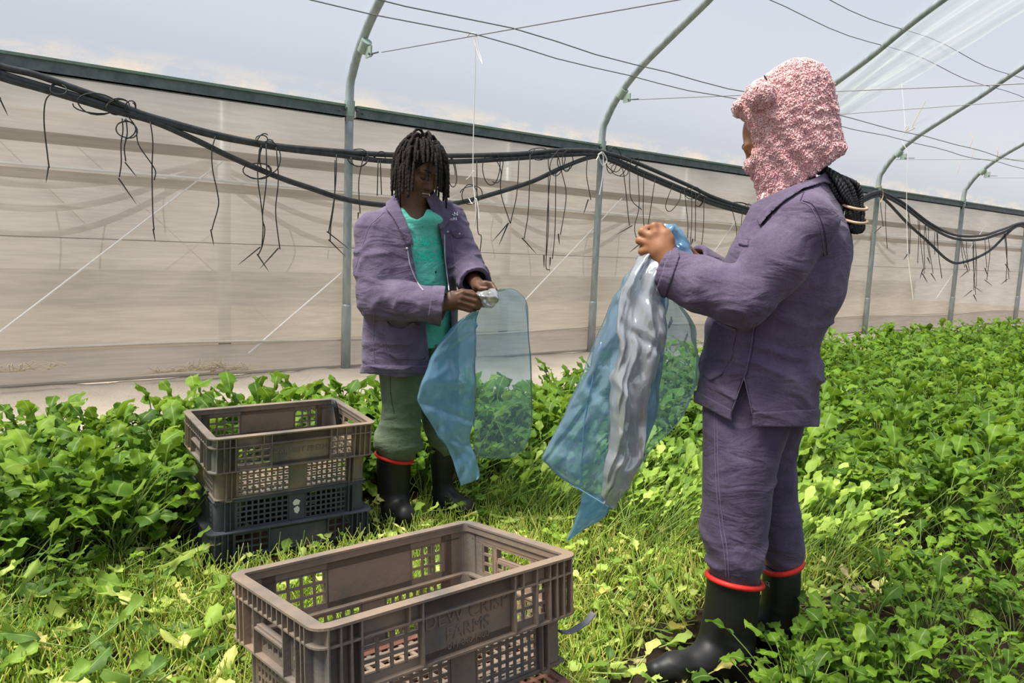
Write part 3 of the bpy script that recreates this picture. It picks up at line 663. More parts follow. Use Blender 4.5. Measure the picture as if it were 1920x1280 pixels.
def leaf_geo(pet, bl, wd, e0, droop, lobes, nseg=10, nx=4, seed=0, stem_r=.0022, curl=.0, ns=5):
    """one leaf rising from the origin towards +x: petiole tube then a lobed blade; returns verts, quads, rib"""
    R_ = random.Random(seed); v = []; f = []; rib = []
    # petiole
    p = np.zeros(3); e = e0; pts = [p.copy()]; n_p = ns
    for k in range(ns):
        p = p+np.array([math.cos(e), 0, math.sin(e)])*pet/ns; e -= droop*.35/ns; pts.append(p.copy())
    tv, tf = tube_geo(pts, np.linspace(stem_r*1.25, stem_r, len(pts)), 3, False)
    v += [tuple(q) for q in tv]; f += [tuple(q) for q in tf]; rib += [1.0]*len(tv)
    b0 = len(v); ph = R_.uniform(0, 6); twist = R_.uniform(-.7, .7)
    for k in range(nseg+1):
        t = k/nseg
        term = max(0, 1-(abs(t-.665)/.345)**2.6)**.5 if abs(t-.665) < .345 else 0
        base = .10+.08*t
        side = .62*abs(math.sin(t*math.pi*(2.2+lobes)))**.7*(1 if t < .40 else 0)*(.35+1.3*t)
        w = wd/2*max(term*(1-.20*abs(math.sin(t*math.pi*4.5+ph))), base if t < .5 else 0, side)
        if k == nseg: w = .004*wd
        for q in range(nx+1):
            s = 2*q/nx-1; ss = abs(s)
            zz = .12*ss*w-.16*wd*curl*ss*ss+.11*wd*math.sin(t*12+ph+s*2.5)*ss
            side_v = np.array([0, 1, 0])*math.cos(twist*t)+np.array([0, 0, 1])*math.sin(twist*t)
            up = np.array([-math.sin(e), 0, math.cos(e)])
            ww = w*(1+.08*math.sin(t*23+ph*2+s))
            c = p+side_v*(s*ww)+up*zz
            v.append(tuple(c)); rib.append(1-ss)
        if k < nseg:
            p = p+np.array([math.cos(e), 0, math.sin(e)])*bl/nseg; e -= droop*.65/nseg
    for k in range(nseg):
        for q in range(nx):
            a = b0+k*(nx+1)+q; f.append((a, a+1, a+nx+2, a+nx+1))
    return np.array(v), np.array(f), np.array(rib, np.float32)
def leaf_set(n, seed, nseg, nx, tall=1.0, ns=5):
    S = []; R_ = random.Random(seed)
    for k in range(n):
        S.append(leaf_geo(R_.uniform(.14, .33)*tall, R_.uniform(.085, .135), R_.uniform(.054, .080), math.radians(R_.uniform(64, 88)), R_.uniform(.9, 2.3), R_.choice((0, 1, 1, 2)), nseg, nx, seed+k, curl=R_.uniform(-.4, 1), ns=ns))
    return S
def attr(me, name, vals):
    a = me.attributes.new(name, 'FLOAT', 'POINT'); a.data.foreach_set('value', np.asarray(vals, np.float32))
NEAR = leaf_set(14, 20, 14, 4); FAR = leaf_set(14, 20, 6, 2, ns=2)
near_me = []
for k, (v, f, rb) in enumerate(NEAR):
    me = mesh('leaf', v, f, True); attr(me, 'rib', rb); me.materials.append(M_leaf_i); near_me.append(me)

def field(x0, x1, y0, y1, dens, hmean, seed, keep=None, nl=(8, 12)):
    R_ = random.Random(seed); out = []
    n = int((x1-x0)*(y1-y0)*dens)
    for _ in range(n):
        x, y = R_.uniform(x0, x1), R_.uniform(y0, y1)
        if keep and not keep(x, y): continue
        s = hmean*R_.uniform(.82, 1.15)*(1+.16*float(vnoise(np.array([x*1.6, y*1.6, seed*.7]))))
        P = np.array([x, y, float(ground_z(x, y))])
        px, py, z = project(P+np.array([0, 0, .3*s]))
        if z < .9 or px < -160 or px > 2080 or py > 1420: continue
        leaves = []
        for q in range(R_.randint(*nl)):
            leaves.append((R_.randrange(14), R_.uniform(0, 2*math.pi), s*R_.uniform(.45, 1.08), R_.uniform(-.30, .26)))
        out.append((z, P, leaves, R_.random()))
    return out
def keepA(x, y):
    if y < 2.86+.05*math.sin(x*5)+.04*math.sin(x*11): return False
    if 1.28 < x < 1.78 and y < 3.02: return False      # man stands here
    if .68 < x < 1.46 and y < 3.20: return False       # crates
    return True
def keepB(x, y):
    e = 2.62-.5*(y-1.9)+.10*math.sin(y*9)
    return x > e+.30
beds = {
 'A': field(-.9, 1.7, 2.80, 4.10, 118, 1.10, 11, keepA, (12, 17))+field(1.7, 5.0, 2.80, 4.06, 100, 1.08, 18, keepA, (11, 15))+field(5.0, 13.5, 2.80, 4.65, 62, 1.10, 12),
 'B': field(2.2, 5.2, 1.30, 2.74, 98, .98, 13, lambda x, y: keepB(x, y) and (y > 1.42 or x > 2.7), (9, 13))+field(5.2, 12, 1.25, 2.78, 60, 1.0, 14),
 'C': field(1.40, 3.4, .35, 1.24, 125, .62, 15, lambda x, y: y < 1.12+.03*math.sin(x*8)+.10*min(1, max(0, (x-2.2)*2)) and not (x < 1.74 and y > 1.02) and not (1.70 < x < 2.2 and y > 1.10), (9, 13))+field(3.4, 9, -.2, 1.16, 60, .72, 16)+field(1.66, 2.25, .84, 1.06, 120, .66, 19, None, (10, 14)),
}
lab_i = {'A': 'green rocket plant with lobed leaves in the tall bed along the net wall', 'B': 'green rocket plant in the uncut bed right behind the hooded person', 'C': 'low bright green rocket plant in the bed at the bottom right'}
grp_i = {'A': 'plants of the bed along the wall', 'B': 'plants of the uncut bed right', 'C': 'plants of the bottom right bed'}
def merge_leaves(name, items, S, material, label, cat, thick=None):
    """many leaves joined as one mesh; items = (variant, 4x4 matrix rows as (3,3),(3,), tone)"""
    V, F, RB, TN = [], [], [], []; off = 0
    for k in range(len(S)):
        its = [it for it in items if it[0] == k]
        if not its: continue
        v, f, rb = S[k]
        Rm = np.stack([it[1] for it in its]); T = np.stack([it[2] for it in its]); tn = np.array([it[3] for it in its], np.float32)
        vv = np.einsum('nij,vj->nvi', Rm, v)+T[:, None, :]
        n, m = vv.shape[:2]
        V.append(vv.reshape(-1, 3)); F.append((f[None]+np.arange(n)[:, None, None]*m+off).reshape(-1, 4)); RB.append(np.tile(rb, n)); TN.append(np.repeat(tn, m)); off += n*m
    me = mesh(name, np.concatenate(V), np.concatenate(F), True); attr(me, 'rib', np.concatenate(RB)); attr(me, 'tone', np.concatenate(TN))
    return obj(name, me, material, None, label, cat, kind='stuff')
def rotm(z, tilt, s):
    c, n = math.cos(z), math.sin(z); a, b = math.cos(tilt), math.sin(tilt)
    Rz = np.array([[c, -n, 0], [n, c, 0], [0, 0, 1]]); Ry = np.array([[a, 0, b], [0, 1, 0], [-b, 0, a]])
    return Rz @ Ry * s
allp = [(z, b, P, lv, tn) for b in beds for (z, P, lv, tn) in beds[b]]
def score(p):
    z, b, P, lv, tn = p
    px, py, d = project(P+np.array([0, 0, .25])); 
    if px < 0 or px > 1920 or py > 1290: return 99
    back = {'A': 2.86, 'B': 1.42, 'C': .35}[b]
    return d
ranked = sorted(allp, key=score); solo, rest = ranked[:300], ranked[300:]
def plant_label(b, P):
    x, y = P[0], P[1]
    if b == 'A':
        w = 'left of the rear crates' if x < .68 else 'behind the rear crates' if x < 1.45 else 'beside the dreadlocked person' if x < 2.4 else 'between both people'
        return f"{'front' if y < 3.2 else 'middle' if y < 3.6 else 'back'} row of wall bed {w}"
    if b == 'B': return 'middle bed '+('just behind the purple trousers' if x < 3.2 else 'right of the hooded person')
    return 'nearest bed '+('in front of the black boots' if x < 2.15 else 'right of the black boots')
by_place = {}
for p in solo: by_place.setdefault(plant_label(p[1], p[2]), []).append(p)
def plants_in_order():
    for w, ps_ in by_place.items():
        for n, p in enumerate(sorted(ps_, key=lambda p: project(p[2])[0])): yield w, n, p
for w, n, (z, b, P, lv, tn) in plants_in_order():
    t = thing('rocket_plant', f"{'low' if b == 'C' else 'green'} rocket plant, {w}, {ordinal(n+1)} from left", 'plant', tuple(P), group='rocket plants, '+w)
    for (k, a, s, tl) in lv:
        o = bpy.data.objects.new('leaf', near_me[k]); COL.objects.link(o); o.parent = t
        o.rotation_euler = (0, tl, a); o.scale = (s, s, s)
n_items, f_items = [], []
for (z, b, P, lv, tn) in rest:
    for (k, a, s, tl) in lv:
        (n_items if z < 4.2 else f_items).append((k, rotm(a, tl, s), P, min(1, max(0, tn*.5+random.random()*.5))))
merge_leaves('field_leaves', n_items, leaf_set(14, 20, 8, 2, ns=3), M_leaf_s, 'dense green rocket leaves filling the beds between the nearer plants', 'crop leaves')
merge_leaves('far_field_leaves', f_items, FAR, M_leaf_s, 'dense green rocket leaves of the far ends of the beds', 'crop leaves')

# cut bed: stubble of pale stems, clippings, fallen leaves
def in_cut(x, y):
    if not (-.7 < x < 3.0-.35*(y-1.5) and 1.16 < y < 2.86): return False
    if .48 < x < 1.12 and 1.14 < y < 1.58: return False
    if .74 < x < 1.40 and 2.60 < y < 3.06: return False
    return True
def stubble(n, seed):
    R_ = random.Random(seed); mb_v, mb_f, rb, tn = [], [], [], []; off = 0
    while n > 0:
        x, y = R_.uniform(-.7, 3.1), R_.uniform(1.2, 2.86)
        if not in_cut(x, y): continue
        g = float(vnoise(np.array([x*2.2, y*2.2, 5.]))); 
        if y < 1.42+.1*math.sin(x*4): continue
        if R_.random() > .62+.5*g: continue
        n -= 1
        tall = min(1, max(0, (x-1.6)/1.2)); h = R_.uniform(.035, .115)*(1+.9*tall*R_.random()); lean = R_.uniform(0, .9); a = R_.uniform(0, 6.28)
        P = np.array([x, y, float(ground_z(x, y))-.005]); D = np.array([math.cos(a)*math.sin(lean), math.sin(a)*math.sin(lean), math.cos(lean)])*h
        B = np.array([math.cos(a+1.4), math.sin(a+1.4), R_.uniform(-.3, .3)])*h*R_.uniform(-.25, .25)
        v, f = tube_geo([P, P+D*.5+B, P+D], [.0022, .0020, .0017], 3, False)
        mb_v.append(np.array(v)); mb_f.append(np.array(f)+off); off += len(v); rb.append(np.zeros(len(v))); tn.append(np.full(len(v), R_.uniform(.50, .97)))
    me = mesh('stubble', np.concatenate(mb_v), np.concatenate(mb_f), True); attr(me, 'rib', np.concatenate(rb)); attr(me, 'tone', np.concatenate(tn))
    obj('stubble', me, M_fall_s, None, 'pale yellow green stubble of cut stems in the harvested bed', 'stubble', kind='stuff')
stubble(21000, 31)
def lying(R_, seed): return leaf_geo(R_.uniform(.02, .12), R_.uniform(.06, .12), R_.uniform(.032, .065), R_.uniform(.05, .35), R_.uniform(-.3, .9), R_.choice((0, 1, 2)), 8, 4, seed, curl=R_.uniform(-1, 2))
R_ = random.Random(77); LY = [lying(R_, 300+k) for k in range(12)]; ly_me = []
for v, f, rb in LY:
    row = []
    for m_, _n in M_falls:
        me = mesh('leaf', v, f, True); attr(me, 'rib', rb); me.materials.append(m_); row.append(me)
    ly_me.append(row)
spots = []
while len(spots) < 2300:
    x, y = R_.uniform(-.7, 3.0), R_.uniform(1.16, 2.9)
    if in_cut(x, y): spots.append((x, y))
spots.sort(key=lambda p: depth((p[0], p[1], 0)))
vis = [p for p in spots if -20 < project((p[0], p[1], .03))[0] < 1500 and project((p[0], p[1], .03))[1] < 1290]
solo_l = set(vis[::3][:300]); items = []; cut_by = {}
for (x, y) in spots:
    k = R_.randrange(12); a = R_.uniform(0, 6.28); tl = R_.uniform(-.25, .5); s = R_.uniform(.45, .85)
    if x < .55: s *= 1.65
    z = float(ground_z(x, y))+R_.uniform(.004, .065)
    if (x, y) in solo_l:
        kind_ = R_.choices((0, 1, 2), (.55, .33, .12) if x < .5 else (.3, .5, .2))[0]
        w_ = 'left of the front crate' if x < .52 else ('between the front and rear crates' if y > 1.58 and x < 1.30 else 'right of the front crate')
        o = obj('cut_leaf', ly_me[k][kind_], None, None, None, 'leaf', f'{M_falls[kind_][1]} cut leaves {w_}'); cut_by.setdefault((M_falls[kind_][1], w_), []).append((project((x, y, z))[0], o))
        o.location = (x, y, z); o.rotation_euler = (R_.uniform(-.5, .5), tl, a); o.scale = (s, s, s)
    else:
        tone = R_.random()**(1.7 if x < .5 else .75)
        items.append((k, rotm(a, tl, s), np.array([x, y, z]), tone))
for (c_, w_), os_ in cut_by.items():
    for n, (_, o) in enumerate(sorted(os_, key=lambda q: q[0])): o['label'] = f'{c_} cut leaf lying {w_}, {ordinal(n+1)} from left'
merge_leaves('clippings', items, LY, M_fall_s, 'litter of cut leaves and stems covering the harvested bed', 'clippings')
# long pale stems leaning where the harvest stopped
R_ = random.Random(5); LS = [leaf_geo(R_.uniform(.18, .30), R_.uniform(.07, .11), R_.uniform(.035, .06), math.radians(R_.uniform(45, 75)), R_.uniform(-.2, .8), 2, 8, 4, 700+k) for k in range(10)]; items = []
while len(items) < 900:
    x, y = R_.uniform(1.9, 3.5), R_.uniform(1.42, 2.72); e = 2.62-.5*(y-1.9)
    if not (e-.42 < x < e+.38): continue
    items.append((R_.randrange(10), rotm(R_.gauss(-.3, .8), R_.uniform(-.1, .35), R_.uniform(.6, 1.1)), np.array([x, y, float(ground_z(x, y))]), R_.uniform(.12, .72)))
merge_leaves('leaning_stems', items, LS, M_fall_s, 'long pale rocket stems leaning over at the edge of the harvested bed', 'stems')
# stems lying and leaning out of the front edge of the wall bed
items = []
while len(items) < 420:
    x = R_.uniform(-.5, 3.6); y = R_.uniform(2.72, 2.98)
    if .70 < x < 1.44 or 1.46 < x < 1.72: continue
    items.append((R_.randrange(10), rotm(R_.gauss(-1.5, .7), R_.uniform(.1, .8), R_.uniform(.6, 1.0)), np.array([x, y, float(ground_z(x, y))]), R_.uniform(.0, .42)))
merge_leaves('edge_stems', items, LS, M_fall_s, 'stems and leaves leaning out of the front edge of the wall bed', 'stems')
# ------------------------------------------------------------------ sculpting people as signed distance fields
def surfnets(vals, lo, h):
    s = vals < 0
    c = [s[i:s.shape[0]-1+i, j:s.shape[1]-1+j, k:s.shape[2]-1+k] for i in (0, 1) for j in (0, 1) for k in (0, 1)]
    anyc = c[0].copy(); allc = c[0].copy()
    for q in c[1:]: anyc |= q; allc &= q
    m = anyc & ~allc; idx = np.argwhere(m)
    cell = np.full(m.shape, -1, np.int32); cell[m] = np.arange(len(idx))
    acc = np.zeros((len(idx), 3)); cnt = np.zeros(len(idx))
    corners = [(i, j, k) for i in (0, 1) for j in (0, 1) for k in (0, 1)]
    cv = [vals[idx[:, 0]+i, idx[:, 1]+j, idx[:, 2]+k] for i, j, k in corners]
    for a in range(8):
        for b in range(a+1, 8):
            d = [corners[b][t]-corners[a][t] for t in range(3)]
            if sum(abs(t) for t in d) != 1: continue
            x = (cv[a] < 0) != (cv[b] < 0); t = np.where(x, cv[a]/(cv[a]-cv[b]+1e-20), 0)
            acc += np.where(x[:, None], np.array(corners[a])+t[:, None]*np.array(d), 0); cnt += x
    V = (idx+acc/cnt[:, None])*h+lo; F = []
    for ax in range(3):
        sl0 = [slice(None)]*3; sl1 = [slice(None)]*3; sl0[ax] = slice(0, -1); sl1[ax] = slice(1, None)
        x = s[tuple(sl0)] != s[tuple(sl1)]; e = np.argwhere(x)
        u, w = [t for t in range(3) if t != ax]
        ok = (e[:, u] > 0) & (e[:, w] > 0) & (e[:, u] < s.shape[u]-1) & (e[:, w] < s.shape[w]-1); e = e[ok]
        def g(du, dw):
            q = e.copy(); q[:, u] += du; q[:, w] += dw; return cell[q[:, 0], q[:, 1], q[:, 2]]
        quad = np.stack([g(-1, -1), g(0, -1), g(0, 0), g(-1, 0)], 1)
        inside = s[e[:, 0], e[:, 1], e[:, 2]]
        flip = inside if ax != 1 else ~inside
        quad[~flip] = quad[~flip][:, ::-1]; F.append(quad)
    return V, np.concatenate(F)
def sdf_mesh(name, f, lo, hi, h, mt, parent=None, B=8, relax=1, **kw):
    lo = np.array(lo, float); hi = np.array(hi, float)
    n = (np.ceil((hi-lo)/h/B).astype(int)+1)*B; nb = n//B
    I = np.stack(np.meshgrid(*[np.arange(k) for k in nb], indexing='ij'), -1).reshape(-1, 3)
    cen = lo+(I*B+(B-1)/2)*h; fc = f(cen)
    vals = np.repeat(np.repeat(np.repeat(np.where(fc.reshape(nb) < 0, -1., 1.), B, 0), B, 1), B, 2).astype(np.float32)
    act = np.argwhere((np.abs(fc) < h*B*.87*1.45+.012)).ravel(); o = np.stack(np.meshgrid(*[np.arange(B)]*3, indexing='ij'), -1).reshape(-1, 3)
    for s0 in range(0, len(act), 400):
        a = act[s0:s0+400]; G = (I[a]*B)[:, None]+o[None]; G = G.reshape(-1, 3)
        vals[G[:, 0], G[:, 1], G[:, 2]] = f(lo+G*h)
    vals[0] = vals[-1] = 1; vals[:, 0] = vals[:, -1] = 1; vals[:, :, 0] = vals[:, :, -1] = 1
    V, F = surfnets(vals, lo, h)
    for _ in range(relax):
        A = np.zeros_like(V); c = np.zeros(len(V))
        for k in range(4):
            a, b = F[:, k], F[:, (k+1) % 4]
            for t in range(3): A[:, t] += np.bincount(a, V[b, t], len(V))+np.bincount(b, V[a, t], len(V))
            c += np.bincount(a, minlength=len(V))+np.bincount(b, minlength=len(V))
        V = V*.5+.5*A/np.maximum(c, 1)[:, None]
    return obj(name, mesh(name, V, F, True), mt, parent, **kw)
def smin(a, b, k):
    hh = np.clip(.5+.5*(b-a)/k, 0, 1); return b*(1-hh)+a*hh-k*hh*(1-hh)
def smax(a, b, k): return -smin(-a, -b, k)
def cone(P, a, b, ra, rb):
    a = np.asarray(a, float); b = np.asarray(b, float); d = b-a
    t = np.clip(((P-a) @ d)/(d @ d), 0, 1); return np.linalg.norm(P-a-t[:, None]*d, axis=1)-(ra+(rb-ra)*t)
def chain(P, pts, rs, k=.008):
    r = None
    for i in range(len(pts)-1):
        c = cone(P, pts[i], pts[i+1], rs[i], rs[i+1]); r = c if r is None else smin(r, c, k)
    return r
def ell(P, c, r, Rm=None):
    q = P-np.asarray(c, float)
    if Rm is not None: q = q @ Rm     # columns of Rm are the ellipsoid's axes
    r = np.asarray(r, float); k0 = np.linalg.norm(q/r, axis=1); k1 = np.linalg.norm(q/(r*r), axis=1)+1e-9
    return k0*(k0-1)/k1
def loft(P, keys, k=5):
    """keys: z, cx, cy, rx, ry, angle ; stacked elliptical sections"""
    K = smooth_path(sorted(keys), k); z = np.clip(P[:, 2], K[0, 0], K[-1, 0])
    o = [np.interp(z, K[:, 0], K[:, c]) for c in range(1, 6)]
    dx, dy = P[:, 0]-o[0], P[:, 1]-o[1]; c, s = np.cos(o[4]), np.sin(o[4])
    u, v = dx*c+dy*s, -dx*s+dy*c
    k0 = np.sqrt((u/o[2])**2+(v/o[3])**2); k1 = np.sqrt((u/o[2]**2)**2+(v/o[3]**2)**2)+1e-6
    d = np.where(k0 < .05, -np.minimum(o[2], o[3]), k0*(k0-1)/k1)
    return np.maximum(d, np.maximum(K[0, 0]-P[:, 2], P[:, 2]-K[-1, 0]))
class Person:
    def __init__(s, px, d, name, label):
        w = at(px, 640, 1.0)-CP; a = np.array([w[0], w[1], 0]); a /= np.linalg.norm(a)
        s.y = a; s.x = np.array([a[1], -a[0], 0]); t = d/((w/np.linalg.norm(w)) @ _fw)/1
        P0 = CP+w*d; s.O = np.array([P0[0], P0[1], 0]); s.d = d; s.S = d/FPX
        s.R = np.stack([s.x, s.y, np.array([0, 0, 1.0])], 1)      # local -> world
        s.t = thing(name, label, 'person', tuple(s.O), (0, 0, math.atan2(s.x[1], s.x[0])))
    def J(s, px, py, off=0.0):
        v = ray(px, py); k = (off+(s.O-CP) @ s.y)/(v @ s.y); return (CP+v*k-s.O) @ s.R
    def pix(s, P):
        Wd = P @ s.R.T+s.O-CP; z = Wd @ _fw; return 960+FPX*(Wd @ CR)/z, 640-FPX*(Wd @ CU)/z
    def hit(s, f, px, py, y0=-.7, y1=.35, n=260):
        A, Bp = s.J(px, py, y0), s.J(px, py, y1); T = np.linspace(0, 1, n)[:, None]; Q = A+(Bp-A)*T; v = f(Q)
        k = np.argmax(v < 0)
        if not (v < 0).any(): return None, None
        p = Q[k] if k == 0 else Q[k-1]+(Q[k]-Q[k-1])*(v[k-1]/(v[k-1]-v[k]+1e-12))
        e = .004; g = np.array([f((p+np.eye(3)[i]*e)[None])[0]-f((p-np.eye(3)[i]*e)[None])[0] for i in range(3)]); g /= np.linalg.norm(g)+1e-12
        return p, g
    def key(s, py, L, R, off, ry, ang=0.0, S=None):
        a, b = s.J(L, py, off), s.J(R, py, off); return ((a[2]+b[2])/2, (a[0]+b[0])/2, off, abs(b[0]-a[0])/2, ry, ang)
    def seam(s, f, name, pts, r, mt, parent, lift=.0006, n=5, k=6):
        Q = []
        for (x, y) in smooth_path([(a, b, 0) for a, b in pts], k)[:, :2]:
            p, g = s.hit(f, x, y)
            if p is not None: Q.append(p+g*lift)
        if len(Q) > 1: return MB().tube(Q, r, n).build(name, mt, parent, True)
def in_poly(px, py, poly):
    """signed distance in pixels to a polygon, negative inside"""
    p = np.asarray(poly, float); d = np.full(px.shape, 1e9); ins = np.zeros(px.shape, bool)
    for i in range(len(p)):
        a, b = p[i], p[(i+1) % len(p)]; e = b-a
        t = np.clip(((px-a[0])*e[0]+(py-a[1])*e[1])/(e @ e+1e-9), 0, 1)
        d = np.minimum(d, np.hypot(px-a[0]-t*e[0], py-a[1]-t*e[1]))
        c = ((a[1] > py) != (b[1] > py)) & (px < (b[0]-a[0])*(py-a[1])/(b[1]-a[1]+1e-12)+a[0]); ins ^= c
    return np.where(ins, -d, d)
def patch(ps, name, f, poly, thick, mt, parent, y_max, lo, hi, h=.0035, under=.007, **kw):
    thick += .0012
    def g(P):
        x, y = ps.pix(P); return smax(np.maximum(f(P)-thick, -(f(P)+under)), np.maximum(in_poly(x, y, poly)*ps.S, P[:, 1]-y_max), .002)
    return sdf_mesh(name, g, lo, hi, h, mt, parent, **kw)

def cloth(name, c1, c2, c3, seed=0):
    m, N, L, out = _mat(name); b = N.new('ShaderNodeBsdfPrincipled'); L.new(b.outputs[0], out.inputs[0])
    b.inputs['Roughness'].default_value = .9; b.inputs['Specular IOR Level'].default_value = .08; b.inputs['Sheen Weight'].default_value = .12
    n = noise_node(N, L, 9, 5); r = ramp(N, L, n.outputs[0], [(.30, c1), (.52, c2), (.72, c3)])
    n4 = noise_node(N, L, 260, 2); r4 = ramp(N, L, n4.outputs[0], [(.3, (.86, .86, .86)), (.7, (1.12, 1.12, 1.12))])
    mx = N.new('ShaderNodeMix'); mx.data_type = 'RGBA'; mx.blend_type = 'MULTIPLY'; mx.inputs['Factor'].default_value = 1; L.new(r.outputs[0], mx.inputs['A']); L.new(r4.outputs[0], mx.inputs['B'])
    L.new(mx.outputs['Result'], b.inputs['Base Color'])
    w1 = noise_node(N, L, 7, 3, .5, stretch=(1, 1, 2.4)); w1.inputs['Distortion'].default_value = .8
    w2 = noise_node(N, L, 24, 3, .5, stretch=(1, 1, 1.7)); w3 = noise_node(N, L, 330, 2)
    a = N.new('ShaderNodeMath'); a.operation = 'MULTIPLY_ADD'; a.inputs[1].default_value = .16; L.new(w2.outputs[0], a.inputs[0]); L.new(w1.outputs[0], a.inputs[2])
    a2 = N.new('ShaderNodeMath'); a2.operation = 'MULTIPLY_ADD'; a2.inputs[1].default_value = .025; L.new(w3.outputs[0], a2.inputs[0]); L.new(a.outputs[0], a2.inputs[2])
    bp = N.new('ShaderNodeBump'); bp.inputs['Strength'].default_value = .45; bp.inputs['Distance'].default_value = .035; L.new(a2.outputs[0], bp.inputs['Height']); L.new(bp.outputs[0], b.inputs['Normal'])
    return m
M_purple = cloth('faded purple work cloth', (.096, .074, .124), (.136, .106, .166), (.188, .152, .216))
M_purple_seam = mat('worn purple seam', (.20, .16, .26), (.26, .21, .31), 60, rough=.9)
M_purple_in = mat('dark purple seam', (.06, .042, .10), rough=.9)
M_trouser_p = cloth('dark purple trouser cloth', (.078, .060, .105), (.112, .086, .142), (.150, .118, .180))
M_green_t = cloth('olive green trouser cloth', (.095, .130, .082), (.130, .170, .108), (.165, .205, .135))
M_skin_m = mat('deep brown skin', (.115, .052, .028), (.16, .075, .042), 14, rough=.5, spec=.4, bump=.05, bscale=120)
M_skin_w = mat('warm brown skin', (.30, .125, .055), (.36, .16, .075), 14, rough=.5, spec=.4, bump=.05, bscale=120)
M_hair = mat('black brown locks', (.010, .008, .007), (.030, .020, .016), 30, rough=.8, bump=.7, bscale=180)
M_braid = mat('black braids', (.010, .010, .011), (.022, .022, .024), 60, rough=.6, spec=.4)
M_boot = mat('black rubber boot', (.010, .010, .011), (.018, .017, .017), 10, rough=.5, spec=.4, c3=(.06, .052, .045), s3=4)
M_red = mat('red boot rim', (.72, .035, .025), rough=.5)
M_mint = cloth('mint T-shirt cloth', (.10, .50, .37), (.14, .58, .44), (.19, .64, .50))
M_white = mat('white print', (.75, .75, .75), rough=.8)
M_dark = mat('dark spot', (.01, .01, .012), rough=.7)
M_zip = mat('zip', (.45, .44, .48), rough=.5, metal=.3)
M_teeth = mat('teeth', (.75, .68, .58), rough=.3)

def head_fn(hc, yaw, pitch, sc=1.0, roll=0.0):
    """head built in its own frame: x right of the face seen from inside, y forward, z up"""
    f = np.array([math.sin(yaw)*math.cos(pitch), -math.cos(yaw)*math.cos(pitch), -math.sin(pitch)])
    r = np.array([math.cos(yaw), math.sin(yaw), 0]); u = np.cross(r, f); u = u if u[2] > 0 else -u
    Rm = np.stack([r, f, u], 1)
    def to(P): return (P-hc) @ Rm/sc
    def back(q): return hc+(Rm @ (np.asarray(q, float)*sc))
    def fn(P):
        q = to(P); a = np.abs(q[:, 0]); qa = np.stack([a, q[:, 1], q[:, 2]], 1)
        d = ell(q, (0, -.005, .030), (.073, .094, .092))
        d = smin(d, ell(q, (0, .026, -.040), (.056, .066, .078)), .035)
        d = smin(d, ell(q, (0, .068, -.098), (.024, .022, .018)), .025)
        d = smin(d, ell(qa, (.036, .060, -.030), (.028, .028, .026)), .025)
        d = smin(d, ell(q, (0, .078, .022), (.056, .018, .012)), .02)
        d = smax(d, -ell(qa, (.031, .098, .002), (.017, .016, .012)), .014)
        d = smin(d, ell(qa, (.031, .0745, .001), (.0145, .0135, .0115)), .004)
        d = smin(d, cone(q, (0, .088, .006), (0, .108, -.034), .009, .0125), .012)
        d = smin(d, ell(qa, (.013, .094, -.038), (.009, .011, .008)), .008)
        d = smin(d, ell(q, (0, .086, -.061), (.026, .014, .0075)), .006)
        d = smin(d, ell(q, (0, .083, -.077), (.023, .015, .0095)), .006)
        d = smax(d, -ell(q, (0, .102, -.0685), (.024, .016, .0045)), .003)
        ear = smax(ell(qa, (.079, -.006, -.004), (.010, .019, .031)), -ell(qa, (.090, .0, -.002), (.008, .010, .018)), .006)
        d = smin(d, ear, .008)
        return d*sc
    return fn, to, back, Rm
def finger(P, pts, r, k=.004): return chain(P, pts, np.linspace(r, r*.82, len(pts)), k)
def wrinkle(P, fx, fy, fz, seed): 
    n = vnoise(P*np.array([fx, fy, fz])+seed); m = vnoise(P*np.array([fx, fy, fz])*.53+seed*2.3+9)
    return 1.5*(1-np.abs(n)*2.4).clip(0)**1.6*(.5+.5*m)
def boot(ps, name, shaft, foot, sole_z, parent, rim_keys, extra=None):
    def f(P):
        d = loft(P, shaft); d = smin(d, chain(P, foot[0], foot[1], .03), .045)
        d = d-.003*wrinkle(P, 8, 8, 22, 3.1)*(P[:, 2] < shaft[-1][0]-.12)
        return np.maximum(d, sole_z-P[:, 2])
    pts = np.array([k[1:3] for k in shaft]+[p[:2] for p in foot[0]]); lo = list(pts.min(0)-.13)+[sole_z-.01]; hi = list(pts.max(0)+.13)+[max(k[0] for k in shaft)+.02]
    o = sdf_mesh(name, f, lo, hi, .006, M_boot, parent)
    MB().tube(rim_keys+[rim_keys[0], rim_keys[1]], .0085, 8, False).build('boot_rim', M_red, o, True, label='red rubber rim of the boot')
    return o, f
def rim_loop(a, b, ry, tilt=0, n=26):
    """tilted elliptical ring between left point a and right point b"""
    c = (np.asarray(a)+np.asarray(b))/2; h = (np.asarray(b)-np.asarray(a))/2
    return [c+h*math.cos(2*math.pi*k/n)+np.array([0, ry, tilt])*math.sin(2*math.pi*k/n) for k in range(n)]

